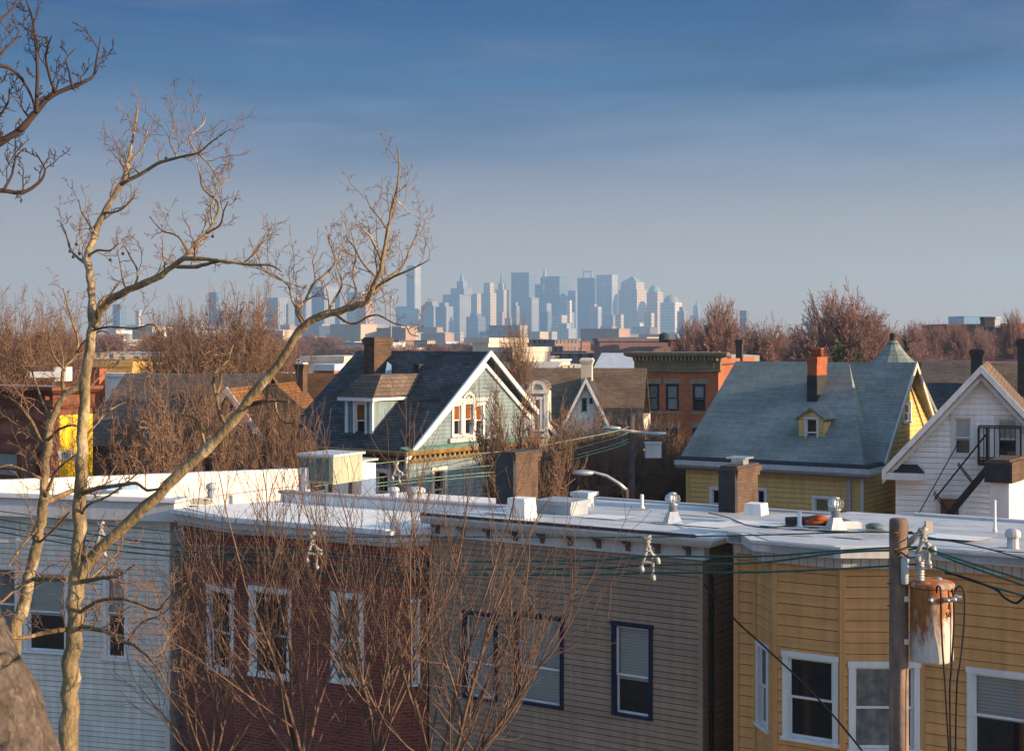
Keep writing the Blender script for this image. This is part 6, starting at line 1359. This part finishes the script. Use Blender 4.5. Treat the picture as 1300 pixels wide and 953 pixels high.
def cable(name, label, pts, r, m='cable', n=6, group=None):
    b = MB(); P = [Vector(p) for p in pts]; Q = []
    for i in range(len(P)-1):
        p0, p1, p2, p3 = P[max(i-1, 0)], P[i], P[i+1], P[min(i+2, len(P)-1)]
        for s in range(6): t = s/6; Q.append(.5*(2*p1+(p2-p0)*t+(2*p0-5*p1+4*p2-p3)*t*t+(3*p1-p0-3*p2+p3)*t**3))
    Q.append(P[-1]); b.tube(Q, r, n); o = b.build(name, MT[m], None, smooth=True, uv=False); tag(o, label, 'cable', group); return o
tp = lambda px, py, dy: W(px, py, dU+dy)
cable('transformer_lead', 'black looped lead from the transformer bushing nearest the pole side', [tp(1189, 752, -.52), tp(1190, 744, -.58), tp(1194, 749, -.56), tp(1195, 790, -.52), tp(1197, 830, -.5), tp(1200, 870, -.5), tp(1205, 960, -.5)], .014, 'cable_black')
cable('transformer_lead', 'middle black lead hanging beside the transformer drum', [tp(1207, 751, -.42), tp(1210, 752, -.44), tp(1211, 790, -.4), tp(1208, 845, -.4), tp(1206, 880, -.4), tp(1207, 960, -.4)], .016, 'cable_black')
cable('transformer_lead', 'right black lead in a high loop beside the transformer drum', [tp(1211, 754, -.36), tp(1214, 747, -.36), tp(1219, 744, -.36), tp(1224, 752, -.36), tp(1224, 790, -.36), tp(1219, 840, -.36), tp(1215, 870, -.36), tp(1213, 960, -.36)], .014, 'cable_black')
cable('jumper_wire', 'short black jumper wire curling over the pole to the insulator', [tp(1140, 705, -.2), tp(1144, 701, -.24), tp(1153, 707, -.3), tp(1163, 707, -.24)], .012, 'cable_black')
# overhead spacer cable: along the street, so it recedes to the left with the house fronts
ux, uy = -math.cos(R(33)), math.sin(R(33)); LX, LY = X+.32, Y-.12
def along(px):                           # depth of the cable line under a pixel column
    k = (px-650)/F; t = (k*LY-LX)/(ux-k*uy); return LY+uy*t
rt = lambda px: LY-(px-1165)*.0105       # right of the pole the line comes nearer
GC = 'teal overhead cables along the street'
def over(label, left, right, r, off=0):
    P = [W(px, py, along(px)+off) for px, py in left]+[W(px, py, rt(px)+off) for px, py in right]
    cable('overhead_cable', label, P, r, group=GC)
over('thin teal messenger cable, topmost of the street cables', [(-60, 640), (100, 662), (240, 676), (395, 681), (560, 681), (740, 682), (840, 681), (960, 679), (1060, 676), (1128, 675), (1156, 676)], [(1175, 681), (1192, 684), (1240, 693), (1300, 709), (1360, 727)], .011)
over('upper teal conductor passing the spacers behind the tree shoots', [(-60, 648), (0, 659), (100, 675), (210, 690), (395, 699), (540, 711), (740, 711), (826, 706), (960, 706), (1060, 699), (1130, 695), (1156, 694)], [(1172, 695), (1200, 704), (1240, 717), (1300, 736), (1360, 756)], .016, -.10)
over('middle teal conductor just below the upper one', [(-60, 655), (0, 668), (100, 684), (210, 698), (395, 704), (540, 721), (740, 721), (826, 717), (960, 714), (1060, 702), (1130, 698), (1156, 697)], [(1172, 696), (1200, 707), (1240, 722), (1300, 743), (1360, 764)], .016, .10)
over('lowest teal conductor, nearest the house windows', [(-60, 662), (0, 675), (100, 692), (210, 705), (395, 715), (540, 728), (740, 729), (826, 727), (960, 726), (1060, 722), (1130, 718), (1156, 716)], [(1180, 718), (1200, 724), (1230, 736), (1300, 756), (1360, 774)], .016, .02)
cable('service_drop', 'black service cable slanting down from the tan house corner past the ochre bay', [W(894, 741, 27.0), W(932, 785, 25.9), W(970, 820, 25.2), W(1015, 862, 24.4), W(1060, 910, 23.6), W(1095, 953, 23)], .016, 'cable_black')
cable('slack_loop', 'black slack loop hanging from the cables right of the transformer', [W(1200, 727, rt(1200)), W(1216, 730, rt(1216)), W(1240, 738, rt(1240)), W(1266, 749, rt(1266)), W(1275, 758, rt(1275)), W(1290, 765, rt(1290)), W(1304, 757, rt(1304)), W(1330, 764, rt(1330))], .018, 'cable_black')
def spacer(label, px, rows, d, s=1):
    """hanging spacer frame: hook on the messenger and three conductor saddles"""
    top, w1, w2, low = rows; S = d/F; t = thing('cable_spacer', label, 'cable spacer', W(px, top, d), 0, 'pale cable spacers on the overhead cables')
    q = lambda x, y, dy=0: Vector((x*S, dy, (top-y)*S)); h = low-top
    b = MB(); b.tube([q(-6*s, top-1), q(-2*s, top+2), q(1*s, top+1), q(5*s, top-2)], [.03, .045, .05, .025], 8); b.tube([q(0, top), q(0, top+h*.25)], .038, 8); b.build('hook', MT['polymer'], t, smooth=True)
    b = MB()
    for k in (.12, .24, .36): b.lathe([(.02, -.014), (.062, -.004), (.062, .004), (.02, .014)], 12, tuple(q(0, top+h*k)))
    b.tube([q(0, top+h*.2), q(-3*s, top+h*.5), q(-8*s, top+h*.78)], [.035, .032, .03], 8); b.tube([q(0, top+h*.2), q(5*s, top+h*.45), q(11*s, top+h*.56)], [.035, .032, .03], 8); b.tube([q(-8*s, top+h*.74), q(0, top+h*.66), q(8*s, top+h*.70)], [.026, .024, .026], 8); b.tube([q(6*s, top+h*.5), q(7*s, top+h*.75), q(6*s, top+h*1.12)], [.03, .03, .022], 8); b.build('frame', MT['polymer'], t, smooth=True)
    for x, y in ((-8, top+h*.84), (12, top+h*.60), (6, top+h*1.05)):
        b = MB(); p = q(x*s, y); b.tube([p+Vector((0, -.05, .03)), p+Vector((.02*s, .0, -.05)), p+Vector((0, .05, -.09))], [.035, .045, .02], 8); b.build('saddle', MT['insul'], t, smooth=True)
spacer('grey cable spacer hanging before the brackets of the tan house', 822, (682, 706, 717, 728), along(822)-.02)
spacer('grey cable spacer hanging before the brick house between the shoots', 396, (677, 699, 704, 715), along(396)-.02, .9)
spacer('small pale cable spacer behind the slanting limb before the white house', 128, (664, 680, 690, 700), along(128)-.02, .8)
spacer('pale cable spacer hung from the bracket arm of the wooden pole', 1172, (672, 694, 697, 712), dU-.35, 1.0)
for i, (y0, y1, y2) in enumerate(((588, 570, 543), (606, 586, 550), (613, 595, 558), (617, 599, 562))):
    P = [W(380, y0+14, 41), W(480, y0, 42.5), W(600, y0+(y1-y0)*.66, 44.5), W(660, y1, 46), W(770, y1+(y2-y1)*.75, 50), W(800, y2-2, 52)]
    cable('service_wire', ('topmost', 'second', 'third', 'lowest')[i]+' thin green wire crossing in front of the teal house to the distant pole', P, .015, 'verdigris', 5, 'green wires before the teal house')
spacer('small pale cable spacer on the green wires in front of the teal house', 503, (588, 600, 604, 609), 42.6, .6)
# ================================================================== GROUND, STREET, SKY, LIGHT, AIR, CAMERA
def struct(name, mb, m): o = mb.build(name, m); tag(o, kind='structure'); return o
b = MB(); b.box(-2500, 2500, -40, 5600, -.6, 0); struct('ground', b, MT['ground'])
def strip(mb, off0, off1, z0, z1):       # band parallel to the row of houses; off = metres in front of their line
    f = Fr(893, 27.3, ROT); P = [f.w(-45, -off1), f.w(16, -off1), f.w(16, -off0), f.w(-45, -off0)]; mb.prism(P, z0, z1)
b = MB(); strip(b, 5.2, 14.2, -.02, .006); struct('road', b, MT['asphalt'])
b = MB(); strip(b, 1.0, 5.2, -.02, .14); struct('sidewalk', b, MT['concrete'])
EXPO = 1.2
SUN_EL, SUN_AZ = 12.0, -20.0            # azimuth measured from +x (right of the picture) towards the view direction
sd = Vector((math.cos(R(SUN_EL))*math.cos(R(SUN_AZ)), math.cos(R(SUN_EL))*math.sin(R(SUN_AZ)), math.sin(R(SUN_EL))))
li = bpy.data.lights.new('sun', 'SUN'); li.energy = 4.6; li.angle = R(.5); li.color = (1.0, .69, .40)
so = bpy.data.objects.new('sun', li); COL.objects.link(so); so.rotation_euler = sd.to_track_quat('Z', 'Y').to_euler(); so.location = (60, -20, 40)
w = bpy.data.worlds.new('World'); sc.world = w; w.use_nodes = True; nt = w.node_tree; N, L = nt.nodes, nt.links
bg = N['Background']; bg.inputs['Strength'].default_value = .15
sk = N.new('ShaderNodeTexSky'); sk.sky_type = 'NISHITA'; sk.sun_disc = False; sk.sun_elevation = R(SUN_EL); sk.sun_rotation = math.atan2(sd.x, sd.y); sk.air_density = 1.2; sk.dust_density = 2.0; sk.ozone_density = 2.0
tc = N.new('ShaderNodeTexCoord'); sp = N.new('ShaderNodeSeparateXYZ'); L.new(tc.outputs['Generated'], sp.inputs[0])
# low band of the sky: grey at the skyline deepening to blue, as the air that day, all the way round
cr = N.new('ShaderNodeValToRGB'); L.new(sp.outputs['Z'], cr.inputs[0]); E = cr.color_ramp.elements
SKY = [(0.0, (.70, .455, .25)), (.035, (.58, .43, .27)), (.075, (.425, .375, .345)), (.125, (.205, .262, .385)), (.17, (.04, .155, .34)), (.215, (.0, .085, .28)), (.28, (.0, .06, .2))]
while len(E) < len(SKY): E.new(.5)
for e, (p, c) in zip(E, SKY): e.position = p; e.color = (*c, 1)
mp = N.new('ShaderNodeMapping'); mp.inputs['Scale'].default_value = (2.0, 2.0, 16); L.new(tc.outputs['Generated'], mp.inputs['Vector'])
nz = N.new('ShaderNodeTexNoise'); nz.inputs['Scale'].default_value = 2.2; nz.inputs['Detail'].default_value = 7; nz.inputs['Roughness'].default_value = .6; L.new(mp.outputs[0], nz.inputs['Vector'])
nr = N.new('ShaderNodeMapRange'); nr.inputs['From Min'].default_value = .44; nr.inputs['From Max'].default_value = .72; L.new(nz.outputs['Fac'], nr.inputs['Value'])
hb = N.new('ShaderNodeMapRange'); hb.inputs['From Min'].default_value = .09; hb.inputs['From Max'].default_value = .17; L.new(sp.outputs['Z'], hb.inputs['Value'])
cm = N.new('ShaderNodeMath'); cm.operation = 'MULTIPLY'; L.new(nr.outputs[0], cm.inputs[0]); L.new(hb.outputs[0], cm.inputs[1])
c2 = N.new('ShaderNodeMath'); c2.operation = 'MULTIPLY'; L.new(cm.outputs[0], c2.inputs[0]); c2.inputs[1].default_value = .9
cl = N.new('ShaderNodeMix'); cl.data_type = 'RGBA'; L.new(c2.outputs[0], cl.inputs[0]); L.new(cr.outputs[0], cl.inputs[6]); cl.inputs[7].default_value = (.0, .075, .20, 1)
n2 = N.new('ShaderNodeTexNoise'); n2.inputs['Scale'].default_value = 3.1; n2.inputs['Detail'].default_value = 8; n2.inputs['Roughness'].default_value = .62; n2.inputs['Distortion'].default_value = .4
m2 = N.new('ShaderNodeMapping'); m2.inputs['Scale'].default_value = (1.5, 1.5, 13); m2.inputs['Location'].default_value = (3.3, 1.7, .4); L.new(tc.outputs['Generated'], m2.inputs['Vector']); L.new(m2.outputs[0], n2.inputs['Vector'])
r2 = N.new('ShaderNodeMapRange'); r2.inputs['From Min'].default_value = .47; r2.inputs['From Max'].default_value = .68; L.new(n2.outputs['Fac'], r2.inputs['Value'])
k2 = N.new('ShaderNodeMath'); k2.operation = 'MULTIPLY'; L.new(r2.outputs[0], k2.inputs[0]); L.new(hb.outputs[0], k2.inputs[1])
k3 = N.new('ShaderNodeMath'); k3.operation = 'MULTIPLY'; L.new(k2.outputs[0], k3.inputs[0]); k3.inputs[1].default_value = .28
c3 = N.new('ShaderNodeMix'); c3.data_type = 'RGBA'; L.new(k3.outputs[0], c3.inputs[0]); L.new(cl.outputs[2], c3.inputs[6]); c3.inputs[7].default_value = (.19, .22, .33, 1); cl = c3
SKS = .94/.15/2**EXPO                          # the ramp is given at picture brightness; undo the background strength
v = N.new('ShaderNodeVectorMath'); v.operation = 'SCALE'; L.new(cl.outputs[2], v.inputs[0]); 
# the sky is brighter all round the side the sun stands on
sg = N.new('ShaderNodeVectorMath'); sg.operation = 'DOT_PRODUCT'; L.new(tc.outputs['Generated'], sg.inputs[0]); sg.inputs[1].default_value = (sd.x, sd.y, 0)
sr = N.new('ShaderNodeMapRange'); sr.inputs['From Min'].default_value = .06; sr.inputs['From Max'].default_value = .75; sr.inputs['To Min'].default_value = SKS; sr.inputs['To Max'].default_value = SKS*2.9; L.new(sg.outputs['Value'], sr.inputs['Value']); L.new(sr.outputs[0], v.inputs['Scale'])
mx = N.new('ShaderNodeMix'); mx.data_type = 'RGBA'; fr = N.new('ShaderNodeMapRange'); fr.inputs['From Min'].default_value = .24; fr.inputs['From Max'].default_value = .42; fr.interpolation_type = 'SMOOTHSTEP'; L.new(sp.outputs['Z'], fr.inputs['Value'])
L.new(fr.outputs[0], mx.inputs[0]); L.new(v.outputs[0], mx.inputs[6]); L.new(sk.outputs[0], mx.inputs[7]); L.new(mx.outputs[2], bg.inputs['Color'])
# the air
b = MB(); b.box(-5800, 5800, -5800, 5800, -1.6, 290)
hz = b.build('haze', bpy.data.materials.new('morning_haze'), None, uv=False); tag(hz, kind='stuff')
m = hz.data.materials[0]; m.use_nodes = True; N, L = m.node_tree.nodes, m.node_tree.links; N.clear()
o = N.new('ShaderNodeOutputMaterial'); pv = N.new('ShaderNodeVolumePrincipled'); pv.inputs['Color'].default_value = (.38, .64, .96, 1); pv.inputs['Density'].default_value = .00018; pv.inputs['Anisotropy'].default_value = .15; L.new(pv.outputs[0], o.inputs['Volume'])
cam = bpy.data.cameras.new('camera'); co = bpy.data.objects.new('camera', cam); COL.objects.link(co); sc.camera = co
co.location = (0, 0, CH); co.rotation_euler = (R(90), 0, 0); cam.sensor_width = 36; cam.lens = 36*F/1300; cam.shift_x = 0; cam.shift_y = (HZ-476.5)/1300; cam.clip_end = 12000; cam.clip_start = .1
sc.view_settings.view_transform = 'Standard'; sc.view_settings.look = 'None'; sc.view_settings.exposure = EXPO; sc.view_settings.gamma = 1; sc.view_settings.use_curve_mapping = False
sc.render.engine = 'CYCLES'; sc.cycles.use_denoising = True; sc.cycles.volume_bounces = 1; sc.cycles.max_bounces = 6; sc.cycles.transparent_max_bounces = 8; sc.cycles.sample_clamp_indirect = 4
